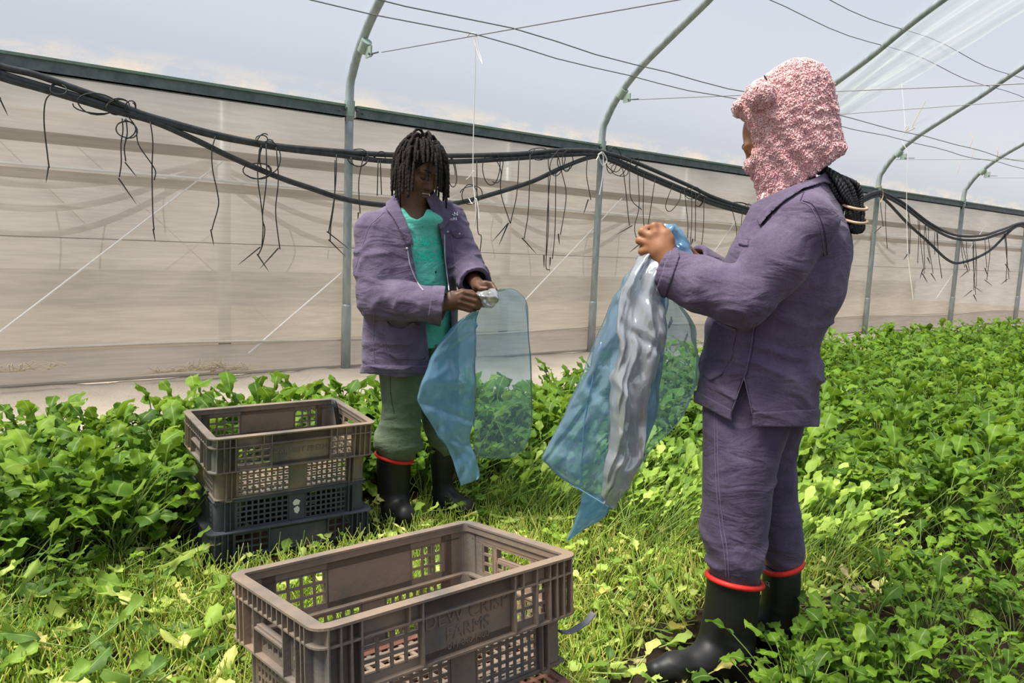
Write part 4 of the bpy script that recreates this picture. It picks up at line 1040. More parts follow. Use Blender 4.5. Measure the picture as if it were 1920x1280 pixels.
# ------------------------------------------------------------------ the person with dreadlocks
mp = Person(775, 3.36, 'person', 'person with dreadlocks in open purple jacket and mint shirt, looking down at a blue bag')
J = mp.J; S = mp.S; AN = math.radians(33); lat = np.array([math.cos(AN), math.sin(AN), 0]); frt = np.array([math.sin(AN), -math.cos(AN), 0])
hfn, hto, hback, hR = head_fn(J(786, 318, -.03), math.radians(36), math.radians(26), 1.0)
def zc(py): return J(775, py, 0)[2]
def mk(py, px, a, b, off=0.0): p = J(px, py, off); return (p[2], p[0], p[1], a, b, AN)
m_tor = [mk(705, 768, .218, .150), mk(694, 768, .218, .150), mk(640, 770, .222, .150), mk(560, 774, .216, .145), mk(500, 770, .198, .135), mk(450, 772, .19, .125), mk(420, 774, .165, .11), mk(402, 777, .115, .09), mk(388, 780, .082, .078), mk(366, 779, .074, .074), mk(352, 779, .074, .074)]
shR, elR, wrR = J(704, 436, -.05), J(708, 560, -.14), J(826, 572, -.27)
shL, elL, wrL = J(842, 418, .09), J(872, 500, .02), J(893, 530, -.15)
dR = (wrR-elR)/np.linalg.norm(wrR-elR); dL = (wrL-elL)/np.linalg.norm(wrL-elL)
def m_fore(P): return chain(P, [(shR+elR)/2, elR, (elR+wrR)/2, wrR+dR*.05], [.086, .080, .073, .064], .02)
def m_jk0(P):
    d = loft(P, m_tor)
    d = smin(d, chain(P, [J(765, 408, 0), J(735, 418, -.02), shR], [.055, .068, .080], .03), .05)
    d = smin(d, chain(P, [J(798, 402, .03), shL], [.055, .072], .03), .05)
    a = chain(P, [shR, (shR+elR)/2, elR], [.084, .086, .080], .03); a = smin(a, chain(P, [elR, (elR+wrR)/2, wrR+dR*.05], [.080, .073, .064], .02), .02)
    arm = P-elR; w = np.exp(-(np.linalg.norm(arm, axis=1)/.13)**2)
    a = a-.014*w*wrinkle(P, 7, 10, 16, 1.7)-.007*wrinkle(P, 9, 9, 14, 6.1)
    d = smin(d, a, .022)
    b = chain(P, [shL, elL], [.078, .072], .03); b = smin(b, chain(P, [elL, wrL+dL*.05], [.072, .060], .02), .02)
    b = b-.010*wrinkle(P, 8, 10, 20, 2.3); d = smin(d, b, .022)
    tz = np.clip((zc(470)-P[:, 2])/.15, 0, 1)
    return d-.010*tz*wrinkle(P, 7, 7, 11, 4.4)-.004*wrinkle(P, 14, 14, 20, 8.)
OPEN = [(750, 330), (746, 372), (754, 398), (766, 440), (778, 500), (788, 550), (797, 600), (803, 650), (808, 720), (850, 720), (848, 640), (846, 590), (842, 540), (836, 490), (824, 430), (806, 392), (812, 330)]
def m_jk(P):
    d = m_jk0(P); d = np.maximum(d, -(d+.016)); x, y = mp.pix(P)
    cut = np.maximum(in_poly(x, y, OPEN)*S, P @ -frt - .02-(J(775, 500, 0) @ -frt))
    cut = np.maximum(cut, .012-m_fore(P)); d = smax(d, -cut, .004)
    for w, v in ((wrR, dR), (wrL, dL)):
        q = P-w; d = np.maximum(d, -np.maximum(-(q @ v), np.linalg.norm(q, axis=1)-.13))
    d = np.maximum(d, (zc(694)-P[:, 2])+.004*np.sin(P[:, 0]*30))
    neck = mk(366, 779, .074, .074)
    return np.maximum(d, P[:, 2]-zc(352)-(P @ lat)*.10+.01)
lo, hi = [-.42, -.50, zc(712)], [.42, .36, zc(335)]
jk = sdf_mesh('jacket', m_jk, lo, hi, .0058, M_purple, mp.t)
# shirt
def m_shirt0(P):
    K = [(z, cx, cy, a*.90, b*.82 if z > zc(600) else b*.78, an) for z, cx, cy, a, b, an in m_tor if z < zc(395)]
    d = loft(P, K); d = smin(d, ell(P, J(778, 412, -.02), (.12, .09, .05)), .04)
    return d-.006*wrinkle(P, 6, 6, 9, 5.5)-.003*wrinkle(P, 12, 12, 15, 1.5)
def m_shirt(P):
    x, y = mp.pix(P); d = m_shirt0(P)
    d = smax(d, -in_poly(x, y, [(738, 340), (748, 376), (758, 392), (770, 407), (782, 412), (794, 405), (800, 392), (806, 376), (812, 340)])*S, .006)
    return np.maximum(d, zc(648)-P[:, 2])
sh = sdf_mesh('t_shirt', m_shirt, [-.3, -.3, zc(662)], [.3, .3, zc(372)], .005, M_mint, mp.t)
# skin: head, neck, arms, hands, trunk in one surface
def hand_right(P):
    o = -.275
    d = ell(P, J(849, 563, o+.004), (.036, .016, .040), None)
    d = smin(d, chain(P, [J(826, 571, o), J(846, 566, o)], [.028, .026], .01), .02)
    for mc, pip, tip, oo in (((868, 548), (889, 553), (900, 562), 0), ((866, 557), (891, 564), (901, 572), -.004), ((862, 566), (888, 574), (897, 578), -.004), ((857, 575), (879, 581), (889, 583), 0)):
        d = smin(d, finger(P, [J(850, (mc[1]+565)/2, o), J(*mc, o-.006+oo), J(*pip, o-.004+oo), J(*tip, o+.020+oo)], .0112), .006)
    d = smin(d, finger(P, [J(838, 556, o+.015), J(866, 546, o+.035), J(884, 548, o+.042), J(903, 560, o+.036)], .012), .01)
    return d
def hand_left(P):
    o = -.215
    d = smin(chain(P, [J(891, 528, -.14), J(897, 536, -.19)], [.026, .027], .01), ell(P, J(902, 539, o+.015), (.030, .030, .026)), .02)
    for k, (a, b, c) in enumerate((((910, 530), (922, 532), (929, 543)), ((911, 536), (925, 541), (929, 553)), ((909, 543), (922, 551), (925, 562)), ((905, 549), (915, 558), (918, 567)))):
        d = smin(d, finger(P, [J(902, 538, o+.01), J(*a, o+.005), J(*b, o+.0), J(*c, o-.022)], .0108), .006)
    d = smin(d, finger(P, [J(895, 536, o-.005), J(902, 541, o-.035), J(912, 541, o-.045)], .0118), .008)
    return d
def m_body(P):
    d = smin(hfn(P), cone(P, hback((0, -.022, -.05)), J(778, 408, .0), .052, .062), .03)
    d = smin(d, ell(P, J(777, 425, .01), (.13, .085, .05), None), .04)
    K = [(z, cx, cy, a*.74, b*.66, an) for z, cx, cy, a, b, an in m_tor if zc(640) <= z <= zc(430)]
    d = smin(d, loft(P, K), .03)
    d = smin(d, chain(P, [J(745, 640, 0), J(752, 760, -.02), J(742, 900, -.03)], [.08, .055, .04]), .03); d = smin(d, chain(P, [J(800, 640, .05), J(822, 760, .08), J(838, 890, .08)], [.08, .055, .04]), .03)
    d = smin(d, chain(P, [shR, elR, wrR], [.05, .042, .027]), .03); d = smin(d, chain(P, [shL, elL, wrL], [.05, .042, .027]), .03)
    d = smin(d, hand_right(P), .008); return smin(d, hand_left(P), .008)
sdf_mesh('body', m_body, [-.36, -.42, zc(920)], [.40, .30, zc(235)], .0042, M_skin_m, mp.t)
for sx in (-1, 1):
    e = [hback((sx*.031+sx*.013*math.cos(a), .0875-.004*abs(math.cos(a)), -.002-.006*math.sin(a))) for a in np.linspace(0, math.pi, 9)]
    MB().tube(e, .0014, 5).build('eyelash', M_dark, mp.t)
    e = [hback((sx*(.012+.036*t), .0985-.020*t*t, .024+.008*math.sin(t*2.6))) for t in np.linspace(0, 1, 7)]
    MB().tube(e, [.002, .003, .003, .003, .0025, .002, .001], 5).build('eyebrow', M_hair, mp.t)
te = [hback((x, .0925-9*x*x, -.0665)) for x in np.linspace(-.018, .018, 9)]
MB().tube(te, .0035, 6).build('teeth', M_teeth, mp.t)
lp = [hback((x, .0985-8*x*x, -.0775)) for x in np.linspace(-.02, .02, 9)]
MB().tube(lp, [.002, .0045, .005, .0055, .0055, .0055, .005, .0045, .002], 6).build('lower_lip', mat('lip', (.19, .075, .055), rough=.45), mp.t, True)
# collar, pockets, zip, lettering on the jacket
PB = dict(y_max=.10)
patch(mp, 'collar', m_jk0, [(731, 340), (737, 352), (746, 378), (757, 405), (768, 432), (775, 458), (764, 460), (752, 436), (738, 410), (724, 392), (722, 370), (725, 350)], .013, M_purple, jk, .1, [-.22, -.35, zc(470)], [.12, .2, zc(335)], .0045)
patch(mp, 'collar', m_jk0, [(799, 372), (806, 388), (817, 412), (826, 432), (838, 422), (850, 398), (848, 378), (834, 364), (818, 358)], .012, M_purple, jk, .25, [.0, -.35, zc(450)], [.25, .3, zc(345)], .0045)
patch(mp, 'pocket', m_jk0, [(724, 600), (735, 612), (755, 616), (775, 604), (792, 612), (797, 640), (799, 668), (790, 676), (742, 674), (728, 664), (723, 640)], .007, M_purple, jk, .1, [-.2, -.4, zc(690)], [.1, .1, zc(585)], .0042)
patch(mp, 'pocket_flap', m_jk0, [(845, 430), (862, 425), (868, 440), (866, 446), (856, 447), (847, 440)], .005, M_purple, jk, .2, [.1, -.2, zc(455)], [.3, .25, zc(415)], .0035)
patch(mp, 'hem_band', m_jk0, [(670, 685), (806, 686), (806, 700), (670, 700)], .0035, M_purple, jk, .25, [-.3, -.3, zc(700)], [.3, .3, zc(672)], .004)
patch(mp, 'cuff', m_jk0, [(812, 535), (836, 535), (826, 612), (800, 606)], .0035, M_purple, jk, .0, [.0, -.45, zc(620)], [.22, 0, zc(525)], .004)
for pts in ([(668, 500), (690, 430), (707, 410)], [(724, 604), (722, 640), (728, 664), (742, 674), (790, 676), (799, 668), (797, 630)], [(702, 590), (700, 640), (703, 690)], [(682, 684), (740, 686), (806, 686)], [(815, 541), (812, 570), (806, 604)], [(707, 410), (722, 396)], [(838, 400), (846, 440), (858, 520)], [(757, 404), (768, 434), (775, 457), (766, 460), (752, 436)]):
    mp.seam(m_jk0, 'seam', pts, .0013, M_purple_seam, jk)
for pts in ([(764, 468), (770, 500), (783, 530), (794, 545)], [(833, 440), (834, 480), (838, 515), (842, 545)]): mp.seam(m_jk0, 'zip', pts, .0030, M_zip, jk, .001)
for (x, y) in ((861, 439), (838, 435), (763, 466)):
    p, g = mp.hit(m_jk0, x, y)
    if p is not None: MB().tube([p, p+g*.0085], [.006, .0045], 10).build('stud', M_zip, jk, True)
def put_text(ps, f, txt, size, px, py, mt, parent, roll=0., bold=True, lift=.0015):
    p, g = ps.hit(f, px, py)
    if p is None: return
    up = np.array([0, 0, 1.0]); up = up-g*(up @ g); up /= np.linalg.norm(up); rt = np.cross(up, g)
    c, s_ = math.cos(roll), math.sin(roll); rt, up = c*rt+s_*up, -s_*rt+c*up
    me = text_mesh(txt, size, .0006, bold); n = len(me.vertices); co = np.zeros(n*3, np.float32); me.vertices.foreach_get('co', co); co = co.reshape(-1, 3)
    q = p+co[:, :1]*rt+co[:, 1:2]*up+(co[:, 2:]+lift)*g
    for _ in range(2): q = q-g*(f(q)-lift-co[:, 2])[:, None]
    me.vertices.foreach_set('co', q.astype(np.float32).ravel()); me.update(); return obj('lettering', me, mt, parent)
put_text(mp, m_jk0, 'ICAN', .024, 846.5, 402, M_white, jk, .12); put_text(mp, m_jk0, 'NEURS', .0155, 847, 411, M_white, jk, .12)
# faded bright print and holes on the shirt
m, N, L, out = _mat('bright mint print'); b = N.new('ShaderNodeBsdfPrincipled'); b.inputs['Roughness'].default_value = .85
n_ = noise_node(N, L, 55, 3, stretch=(1, 1, 1.6)); r_ = ramp(N, L, n_.outputs[0], [(.48, (0, 0, 0)), (.52, (1, 1, 1))]); b.inputs['Base Color'].default_value = (.02, .66, .42, 1)
tr_ = N.new('ShaderNodeBsdfTransparent'); ms_ = N.new('ShaderNodeMixShader'); L.new(r_.outputs[0], ms_.inputs[0]); L.new(tr_.outputs[0], ms_.inputs[1]); L.new(b.outputs[0], ms_.inputs[2]); L.new(ms_.outputs[0], out.inputs[0])
def print_sheet(x0, x1, y0, y1, sl):
    xs, ys = np.linspace(x0, x1, 12), np.linspace(y0, y1, 7); V = []; ok = True
    for a in xs:
        for c in ys:
            p, g = mp.hit(m_shirt0, a, c+(a-x0)*sl)
            if p is None: return
            V.append(p+g*.0012)
    i, j = np.meshgrid(np.arange(11), np.arange(6), indexing='ij'); a = (i*7+j).ravel()
    obj('print', mesh('print', V, np.stack([a, a+7, a+8, a+1], -1), True), m, sh)
print_sheet(777, 828, 446, 462, -.06); print_sheet(779, 832, 470, 490, -.05)
for (x, y, r) in ((817, 510, .005), (838, 531, .003), (833, 539, .003), (836, 592, .0025), (826, 596, .003), (792, 425, .002)):
    p, g = mp.hit(m_shirt0, x, y)
    if p is not None: MB().tube([p-g*.001, p+g*.001], r, 9).build('hole', M_dark, sh)
# trousers
mt1 = [mp.key(640, 700, 800, 0, .12), mp.key(700, 710, 800, -.01, .105), mp.key(772, 717, 790, -.02, .095), mp.key(815, 706, 789, -.02, .10), mp.key(834, 705, 788, -.02, .098), mp.key(848, 714, 778, -.02, .075), mp.key(866, 722, 768, -.02, .055)]
mt2 = [mp.key(640, 765, 860, .05, .12), mp.key(700, 770, 860, .06, .105), mp.key(772, 790, 862, .08, .09), mp.key(810, 800, 866, .08, .09), mp.key(830, 808, 864, .08, .08), mp.key(846, 815, 856, .08, .06)]
def m_tr(P):
    d = smin(loft(P, mt1), loft(P, mt2), .025); z0 = zc(830)
    w = np.exp(-((P[:, 2]-z0)/.10)**2)
    return d-.016*w*wrinkle(P, 5, 5, 17, 2.2)-.008*wrinkle(P, 6, 6, 10, 7.7)
tr = sdf_mesh('trousers', m_tr, [-.25, -.22, zc(880)], [.30, .28, zc(632)], .0058, M_green_t, mp.t)
mp.seam(m_tr, 'seam', [(731, 700), (733, 740), (739, 775)], .0013, mat('dark green seam', (.04, .06, .04)), tr)
# boots
def bk(py, L, R, off, ry): return mp.key(py, L, R, off, ry)
b1 = [bk(858, 706, 772, -.02, .076), bk(880, 706, 770, -.02, .068), bk(920, 710, 768, -.02, .060), bk(950, 714, 766, -.03, .058), bk(972, 714, 768, -.03, .06)]
boot(mp, 'boot', sorted(b1), ([J(738, 962, -.02), J(752, 964, -.10), J(760, 964, -.17)], [.050, .046, .042]), -.0605, mp.t, rim_loop(J(705, 849, -.02), J(773, 864, -.02), .077))
b2 = [bk(826, 806, 862, .08, .068), bk(860, 806, 858, .08, .066), bk(895, 810, 850, .08, .056), bk(925, 812, 852, .08, .056), bk(945, 814, 854, .08, .06)]
boot(mp, 'boot', sorted(b2), ([J(832, 938, .08), J(856, 944, .02), J(874, 949, -.04)], [.050, .044, .038]), -.0605, mp.t, rim_loop(J(804, 819, .08), J(866, 832, .08), .072))
# hair: dark cap and hanging locks
def cap(P):
    q = hto(P); d = ell(q, (0, -.006, .034), (.080, .101, .099))
    keep = smax(q[:, 1]-.070-(q[:, 2]-.05)*.4, -(q[:, 2]+.055-q[:, 1]*.85+.03), .02)
    return smax(d-.004*vnoise(P*60), np.maximum(keep, -(d+.02)), .01)
hc_ = hback((0, 0, .03)); hair = sdf_mesh('hair', cap, hc_-.16, hc_+.16, .0052, M_hair, mp.t)
n_face = 0; R_ = random.Random(21); gv = np.array([0, 0, -1.0]); placed = []
for k in range(1500):
    if len(placed) >= 120: break
    th, ph = R_.uniform(0, 2*math.pi), math.acos(R_.uniform(-.35, 1))
    u = np.array([math.sin(ph)*math.cos(th), math.sin(ph)*math.sin(th), math.cos(ph)])
    if u[1] > .62 and u[2] < .38: continue
    if u[2] < -.05 and u[1] > .05: continue
    if any(np.dot(u, q) > math.cos(.165) for q in placed): continue

    placed.append(u)
    q = np.array([0, -.006, .034])+u*np.array([.078, .099, .097]); p = hback(q)
    out_ = hR @ u; d = out_*.75+hR @ np.array([.25*u[0], .35 if u[1] > -.1 else -.2, .1]); d /= np.linalg.norm(d)
    ln = R_.uniform(.17, .25) if u[2] > .35 else R_.uniform(.12, .17)
    if u[1] > .3: ln = R_.uniform(.13, .19)
    pts = [p-out_*.006]; st = .011; sway = np.array([R_.gauss(0, .10), R_.gauss(0, .10), 0])
    for i in range(int(ln/st)):
        d = d*.70+gv*.42+sway*.10; d /= np.linalg.norm(d); p = p+d*st
        qq = hto(p); c = np.array([0, -.006, .034]); rr_ = np.array([.092, .112, .108]); 
        n = np.linalg.norm((qq-c)/rr_)
        if n < 1: qq = c+(qq-c)/n; p = hback(qq)
        fq = hfn(p[None])[0]
        if fq < .010: 
            e = .005; g = np.array([hfn((p+np.eye(3)[t]*e)[None])[0]-hfn((p-np.eye(3)[t]*e)[None])[0] for t in range(3)]); p = p+g/np.linalg.norm(g)*(.010-fq)
        pts.append(p)
    prj = [mp.pix(q_[None]) for q_ in pts]; over = sum(1 for (a_, b_), q_ in zip(prj, pts) if 777 < a_[0] < 837 and b_[0] > 306 and q_[1] < -.05)
    if over > 1:
        n_face += 1
        if n_face % 5 != 2:      # most front locks stop short of the face
            cutk = next(i for i, ((a_, b_), q_) in enumerate(zip(prj, pts)) if 777 < a_[0] < 837 and b_[0] > 306 and q_[1] < -.05)
            if cutk < 4: continue
            pts = pts[:cutk]
    pts = smooth_path(pts, 2); r0 = R_.uniform(.0052, .0074); rs = r0*(1+.16*np.array([math.sin(i*1.9+k)+.5*math.sin(i*3.1) for i in range(len(pts))])); rs *= np.linspace(1.05, .72, len(pts))
    MB().tube(pts, rs, 7).build('dreadlock', M_hair, hair, True)
# ------------------------------------------------------------------ the person in the pink hood
wp = Person(1440, 2.30, 'person', 'person in pink fleece hood and purple work suit, holding up a blue bag')
K_ = wp.J; SW = wp.S
def zw(py): return K_(1440, py, 0)[2]
def wk(py, L, R, ry, off=0.0): return wp.key(py, L, R, off, ry)
w_tor = [wk(800, 1305, 1532, .185), wk(760, 1303, 1535, .187), wk(700, 1313, 1538, .182), wk(645, 1320, 1536, .175), wk(600, 1328, 1556, .178), wk(560, 1338, 1580, .185), wk(515, 1352, 1592, .190), wk(470, 1368, 1598, .190), wk(430, 1388, 1594, .185), wk(400, 1402, 1583, .165), wk(372, 1415, 1572, .125), wk(345, 1432, 1560, .095), wk(322, 1452, 1552, .075), wk(300, 1455, 1550, .07)]
sL, eL_, wL = K_(1508, 418, -.165), K_(1392, 560, -.235), K_(1247, 508, -.175)
sR, eR_, wR = K_(1490, 410, .165), K_(1385, 545, .20), K_(1297, 488, .055)
dWL = (wL-eL_)/np.linalg.norm(wL-eL_); dWR = (wR-eR_)/np.linalg.norm(wR-eR_)
def w_arm(P):
    a = chain(P, [K_(1522, 385, -.11), sL, (sL+eL_)/2+np.array([0.01, 0, .0]), eL_], [.050, .078, .080, .073], .03)
    a = smin(a, chain(P, [eL_, (eL_+wL)/2, wL+dWL*.05], [.073, .073, .064], .02), .02)
    w = np.exp(-(np.linalg.norm(P-eL_-np.array([.02, 0, .02]), axis=1)/.11)**2)
    return a-.013*w*wrinkle(P, 15, 8, 9, 3.3)-.006*wrinkle(P, 9, 8, 9, 5.1)
def w_jk0(P):
    d = loft(P, w_tor)
    zf = np.clip((zw(520)-P[:, 2])/.1, 0, 1)*np.clip((P[:, 2]-zw(760))/.06, 0, 1)
    d = d-.013*zf*wrinkle(P+np.stack([0*P[:, 0], 0*P[:, 0], P[:, 0]*.35], 1), 4.5, 4, 16, 2.9)
    d = smin(d, w_arm(P), .014)
    b = chain(P, [K_(1500, 385, .11), sR, eR_], [.05, .075, .07], .03); b = smin(b, chain(P, [eR_, wR+dWR*.05], [.068, .050], .02), .02)
    b = b-.008*wrinkle(P, 9, 9, 14, 1.3); d = smin(d, b, .014)
    return d-.003*wrinkle(P, 14, 14, 18, 8.)
def w_hem(x): return np.interp(x, [1290, 1370, 1392, 1414, 1535], [733, 779, 786, 788, 780])
def w_jk(P):
    d = w_jk0(P); d = np.maximum(d, -(d+.015)); x, y = wp.pix(P)
    d = np.maximum(d, (y-w_hem(x))*SW)
    d = smax(d, -np.maximum(in_poly(x, y, [(1395, 706), (1369, 790), (1366, 810), (1418, 810), (1413, 786)])*SW, P[:, 1]), .003)
    for w, v in ((wL, dWL), (wR, dWR)):
        q = P-w; d = np.maximum(d, -np.maximum(-(q @ v), np.linalg.norm(q, axis=1)-.13))
    return np.maximum(d, P[:, 2]-zw(318)-(P[:, 0]-.15)*.45)
wj = sdf_mesh('jacket', w_jk, [-.36, -.40, zw(805)], [.30, .36, zw(285)], .0057, M_purple, wp.t)
def P4(name, poly, th, lo, hi, h=.0036, mt=None): return patch(wp, name, w_jk0, poly, th, mt or M_purple, wj, 0.02, lo, hi, h)
P4('hem_band', [(1290, 724), (1372, 768), (1372, 790), (1285, 745)], .0035, [-.30, -.32, zw(800)], [-.05, .02, zw(700)])
P4('hem_band', [(1411, 773), (1540, 766), (1540, 800), (1411, 800)], .0035, [-.08, -.32, zw(808)], [.22, .02, zw(740)])
P4('pocket', [(1338, 600), (1382, 618), (1372, 672), (1352, 704), (1330, 714), (1316, 700), (1318, 650)], .005, [-.24, -.30, zw(720)], [-.02, .02, zw(590)])
P4('pocket_flap', [(1383, 446), (1403, 450), (1402, 462), (1384, 459)], .005, [-.15, -.25, zw(470)], [.0, .1, zw(435)])
P4('cuff', [(1270, 455), (1252, 480), (1224, 560), (1245, 566), (1275, 480)], .0035, [-.36, -.34, zw(572)], [-.2, -.05, zw(450)])
P4('collar', [(1418, 408), (1428, 396), (1456, 372), (1500, 348), (1550, 322), (1568, 322), (1572, 350), (1545, 342), (1505, 354), (1470, 378), (1446, 398), (1424, 424)], .008, [-.1, -.22, zw(430)], [.25, .05, zw(305)], .004)
MS = dict(mt=M_purple_seam, parent=wj)
for pts, mt_ in (([(1500, 378), (1518, 386), (1532, 410), (1541, 440), (1545, 480)], M_purple_seam), ([(1505, 376), (1524, 384), (1538, 410), (1547, 440), (1551, 478)], M_purple_in), ([(1500, 378), (1512, 352), (1530, 336)], M_purple_in),
        ([(1414, 606), (1408, 650), (1400, 690), (1395, 706)], M_purple_seam), ([(1418, 606), (1412, 650), (1404, 690), (1399, 706)], M_purple_in), ([(1395, 706), (1413, 786)], M_purple_seam), ([(1395, 708), (1370, 776)], M_purple_seam),
        ([(1413, 775), (1470, 778), (1534, 768)], M_purple_seam), ([(1294, 727), (1330, 748), (1370, 768)], M_purple_seam), ([(1258, 470), (1244, 505), (1242, 552)], M_purple_seam), ([(1262, 470), (1249, 505), (1247, 553)], M_purple_in),
        ([(1340, 602), (1380, 618), (1371, 672), (1352, 702), (1332, 713)], M_purple_seam), ([(1385, 459), (1402, 462)], M_purple_seam), ([(1440, 405), (1470, 383), (1505, 360), (1540, 346)], M_purple_in)):
    wp.seam(w_jk0, 'seam', pts, .0011, mt_, wj)
# trousers
wt1 = [wk(700, 1330, 1490, .085, -.06), wk(770, 1318, 1490, .090, -.068), wk(830, 1317, 1470, .097, -.078), wk(900, 1316, 1453, .095, -.09), wk(960, 1315, 1446, .09, -.09), wk(1005, 1312, 1436, .088, -.09), wk(1050, 1328, 1429, .078, -.09), wk(1080, 1336, 1424, .066, -.09), wk(1100, 1344, 1416, .055, -.09)]
wt2 = [wk(700, 1390, 1515, .085, .06), wk(780, 1390, 1512, .095, .07), wk(840, 1395, 1494, .10, .09), wk(910, 1405, 1496, .09, .09), wk(960, 1412, 1500, .088, .09), wk(1000, 1418, 1506, .085, .09), wk(1035, 1430, 1504, .073, .09), wk(1055, 1436, 1498, .062, .09), wk(1075, 1442, 1492, .05, .09)]
def w_tr(P):
    d = smin(loft(P, wt1), loft(P, wt2), .03); d = smin(d, ell(P, K_(1430, 740, 0), (.125, .135, .10)), .03)
    z0 = np.where(P[:, 1] < 0, zw(1030), zw(1010)); w = np.exp(-((P[:, 2]-z0)/.10)**2)
    d = d-.012*w*wrinkle(P+np.stack([0*P[:, 0], 0*P[:, 0], P[:, 0]*.4], 1), 6, 6, 16, 4.2)
    hipw = np.exp(-((P[:, 2]-zw(850))/.09)**2)*np.clip((P[:, 0]-.0)/.05, 0, 1)
    return d-.010*hipw*wrinkle(P-np.stack([0*P[:, 0], 0*P[:, 0], P[:, 0]*.5], 1), 5, 5, 15, 6.2)-.005*wrinkle(P, 6, 6, 7, 9.7)
wtr = sdf_mesh('trousers', w_tr, [-.28, -.26, zw(1125)], [.22, .26, zw(690)], .0055, M_trouser_p, wp.t)
for pts in ([(1340, 770), (1341, 850), (1344, 920), (1350, 985), (1358, 1035), (1362, 1088)], [(1345, 775), (1346, 850), (1349, 920), (1356, 985), (1364, 1035), (1367, 1089)]):
    wp.seam(w_tr, 'seam', pts, .0010, M_purple_seam, wtr)
# boots
def bw(py, L, R, off, ry): return wp.key(py, L, R, off, ry)
B1 = [bw(1080, 1326, 1428, -.09, .078), bw(1120, 1322, 1425, -.09, .076), bw(1170, 1315, 1420, -.09, .070), bw(1215, 1308, 1414, -.09, .062), bw(1250, 1308, 1412, -.09, .058), bw(1275, 1310, 1412, -.09, .055)]
boot(wp, 'boot', sorted(B1), ([K_(1365, 1225, -.10), K_(1318, 1240, -.15), K_(1265, 1250, -.21), K_(1232, 1256, -.24)], [.054, .046, .038, .031]), -.100, wp.t, rim_loop(K_(1326, 1074, -.09), K_(1430, 1098, -.09), .082, -.012))
B2 = [bw(1058, 1430, 1503, .09, .074), bw(1100, 1428, 1502, .09, .072), bw(1150, 1424, 1497, .09, .066), bw(1190, 1420, 1490, .09, .06), bw(1225, 1420, 1490, .09, .055)]
o2, fb2 = boot(wp, 'boot', sorted(B2), ([K_(1452, 1170, .09), K_(1410, 1175, .07), K_(1378, 1180, .05)], [.050, .044, .038]), -.100, wp.t, rim_loop(K_(1429, 1062, .09), K_(1505, 1055, .09), .080, .0))
put_text(wp, fb2, 'CE', .018, 1440, 1094, M_zip, o2, 0, False)
# skin
hw_fn, hw_to, hw_back, hw_R = head_fn(K_(1459, 262, .015), math.radians(-97), math.radians(30), .98)
def w_hand_near(P):
    o = -.185
    d = ell(P, K_(1236, 460, o), (.040, .020, .046), None)
    d = smin(d, chain(P, [wL+dWL*-.03, K_(1252, 488, o), K_(1240, 470, o)], [.030, .031, .030], .01), .02)
    for (mc, pip, dip, tip) in (((1229, 437), (1226, 424), (1238, 425), (1247, 433)), ((1220, 443), (1204, 434), (1214, 428), (1228, 434)), ((1217, 456), (1199, 451), (1206, 444), (1222, 448)), ((1214, 469), (1204, 471), (1206, 462), (1220, 462))):
        d = smin(d, finger(P, [K_((mc[0]+1240)/2, (mc[1]+464)/2, o), K_(*mc, o-.004), K_(*pip, o+.002), K_(*dip, o+.030), K_(*tip, o+.046)], .0128), .006)
    d = smin(d, finger(P, [K_(1258, 470, o+.01), K_(1256, 447, o+.004), K_(1250, 437, o+.004), K_(1240, 430, o+.010)], .0135), .010)
    return d
def w_hand_far(P):
    o = -.03
    d = smin(chain(P, [wR-dWR*.02, K_(1280, 470, .02), K_(1266, 456, o)], [.026, .027, .026], .01), ell(P, K_(1262, 452, o), (.032, .020, .034)), .02)
    for k, (a, b, c) in enumerate((((1252, 438), (1240, 432), (1236, 440)), ((1248, 445), (1232, 440), (1228, 448)), ((1246, 452), (1230, 450), (1226, 457)), ((1248, 460), (1234, 460), (1230, 466)))):
        d = smin(d, finger(P, [K_(1262, 452, o), K_(*a, o-.01), K_(*b, o-.03), K_(*c, o-.055)], .0115), .006)
    return smin(d, finger(P, [K_(1270, 450, o-.015), K_(1258, 437, o-.035), K_(1247, 433, o-.055)], .012), .008)
def w_body(P):
    d = smin(hw_fn(P), cone(P, hw_back((0, -.02, -.05)), K_(1495, 370, .0), .050, .060), .03)
    d = smin(d, ell(P, K_(1495, 400, 0), (.07, .13, .05)), .04)
    K = [(z, cx, cy, a*.72, b*.62, an) for z, cx, cy, a, b, an in w_tor if zw(650) <= z <= zw(420)]; d = smin(d, loft(P, K), .03)
    d = smin(d, chain(P, [K_(1410, 770, -.06), K_(1385, 950, -.09), K_(1372, 1150, -.09)], [.062, .055, .04]), .03); d = smin(d, chain(P, [K_(1430, 760, .08), K_(1455, 950, .09), K_(1465, 1120, .09)], [.062, .055, .04]), .03)
    d = smin(d, chain(P, [sL, eL_, wL], [.05, .044, .030]), .03); d = smin(d, chain(P, [sR, eR_, wR], [.05, .042, .027]), .03)
    d = smin(d, w_hand_near(P), .008); return smin(d, w_hand_far(P), .006)
sdf_mesh('body', w_body, [-.42, -.30, zw(1190)], [.25, .28, zw(150)], .0041, M_skin_w, wp.t)
for sx in (-1, 1):
    e = [hw_back((sx*.031+.014*math.cos(a), .0885-.004*abs(math.cos(a)), -.003-.006*math.sin(a))) for a in np.linspace(0, math.pi, 9)]
    MB().tube(e, [.0006, .0009, .001, .001, .001, .001, .001, .0009, .0006], 5).build('eyelash', M_dark, wp.t)
    e = [hw_back((sx*(.012+.036*t), .0985-.020*t*t, .024+.008*math.sin(t*2.6))) for t in np.linspace(0, 1, 7)]
    MB().tube(e, [.0008, .0012, .0013, .0013, .0011, .0009, .0006], 5).build('eyebrow', M_hair, wp.t)
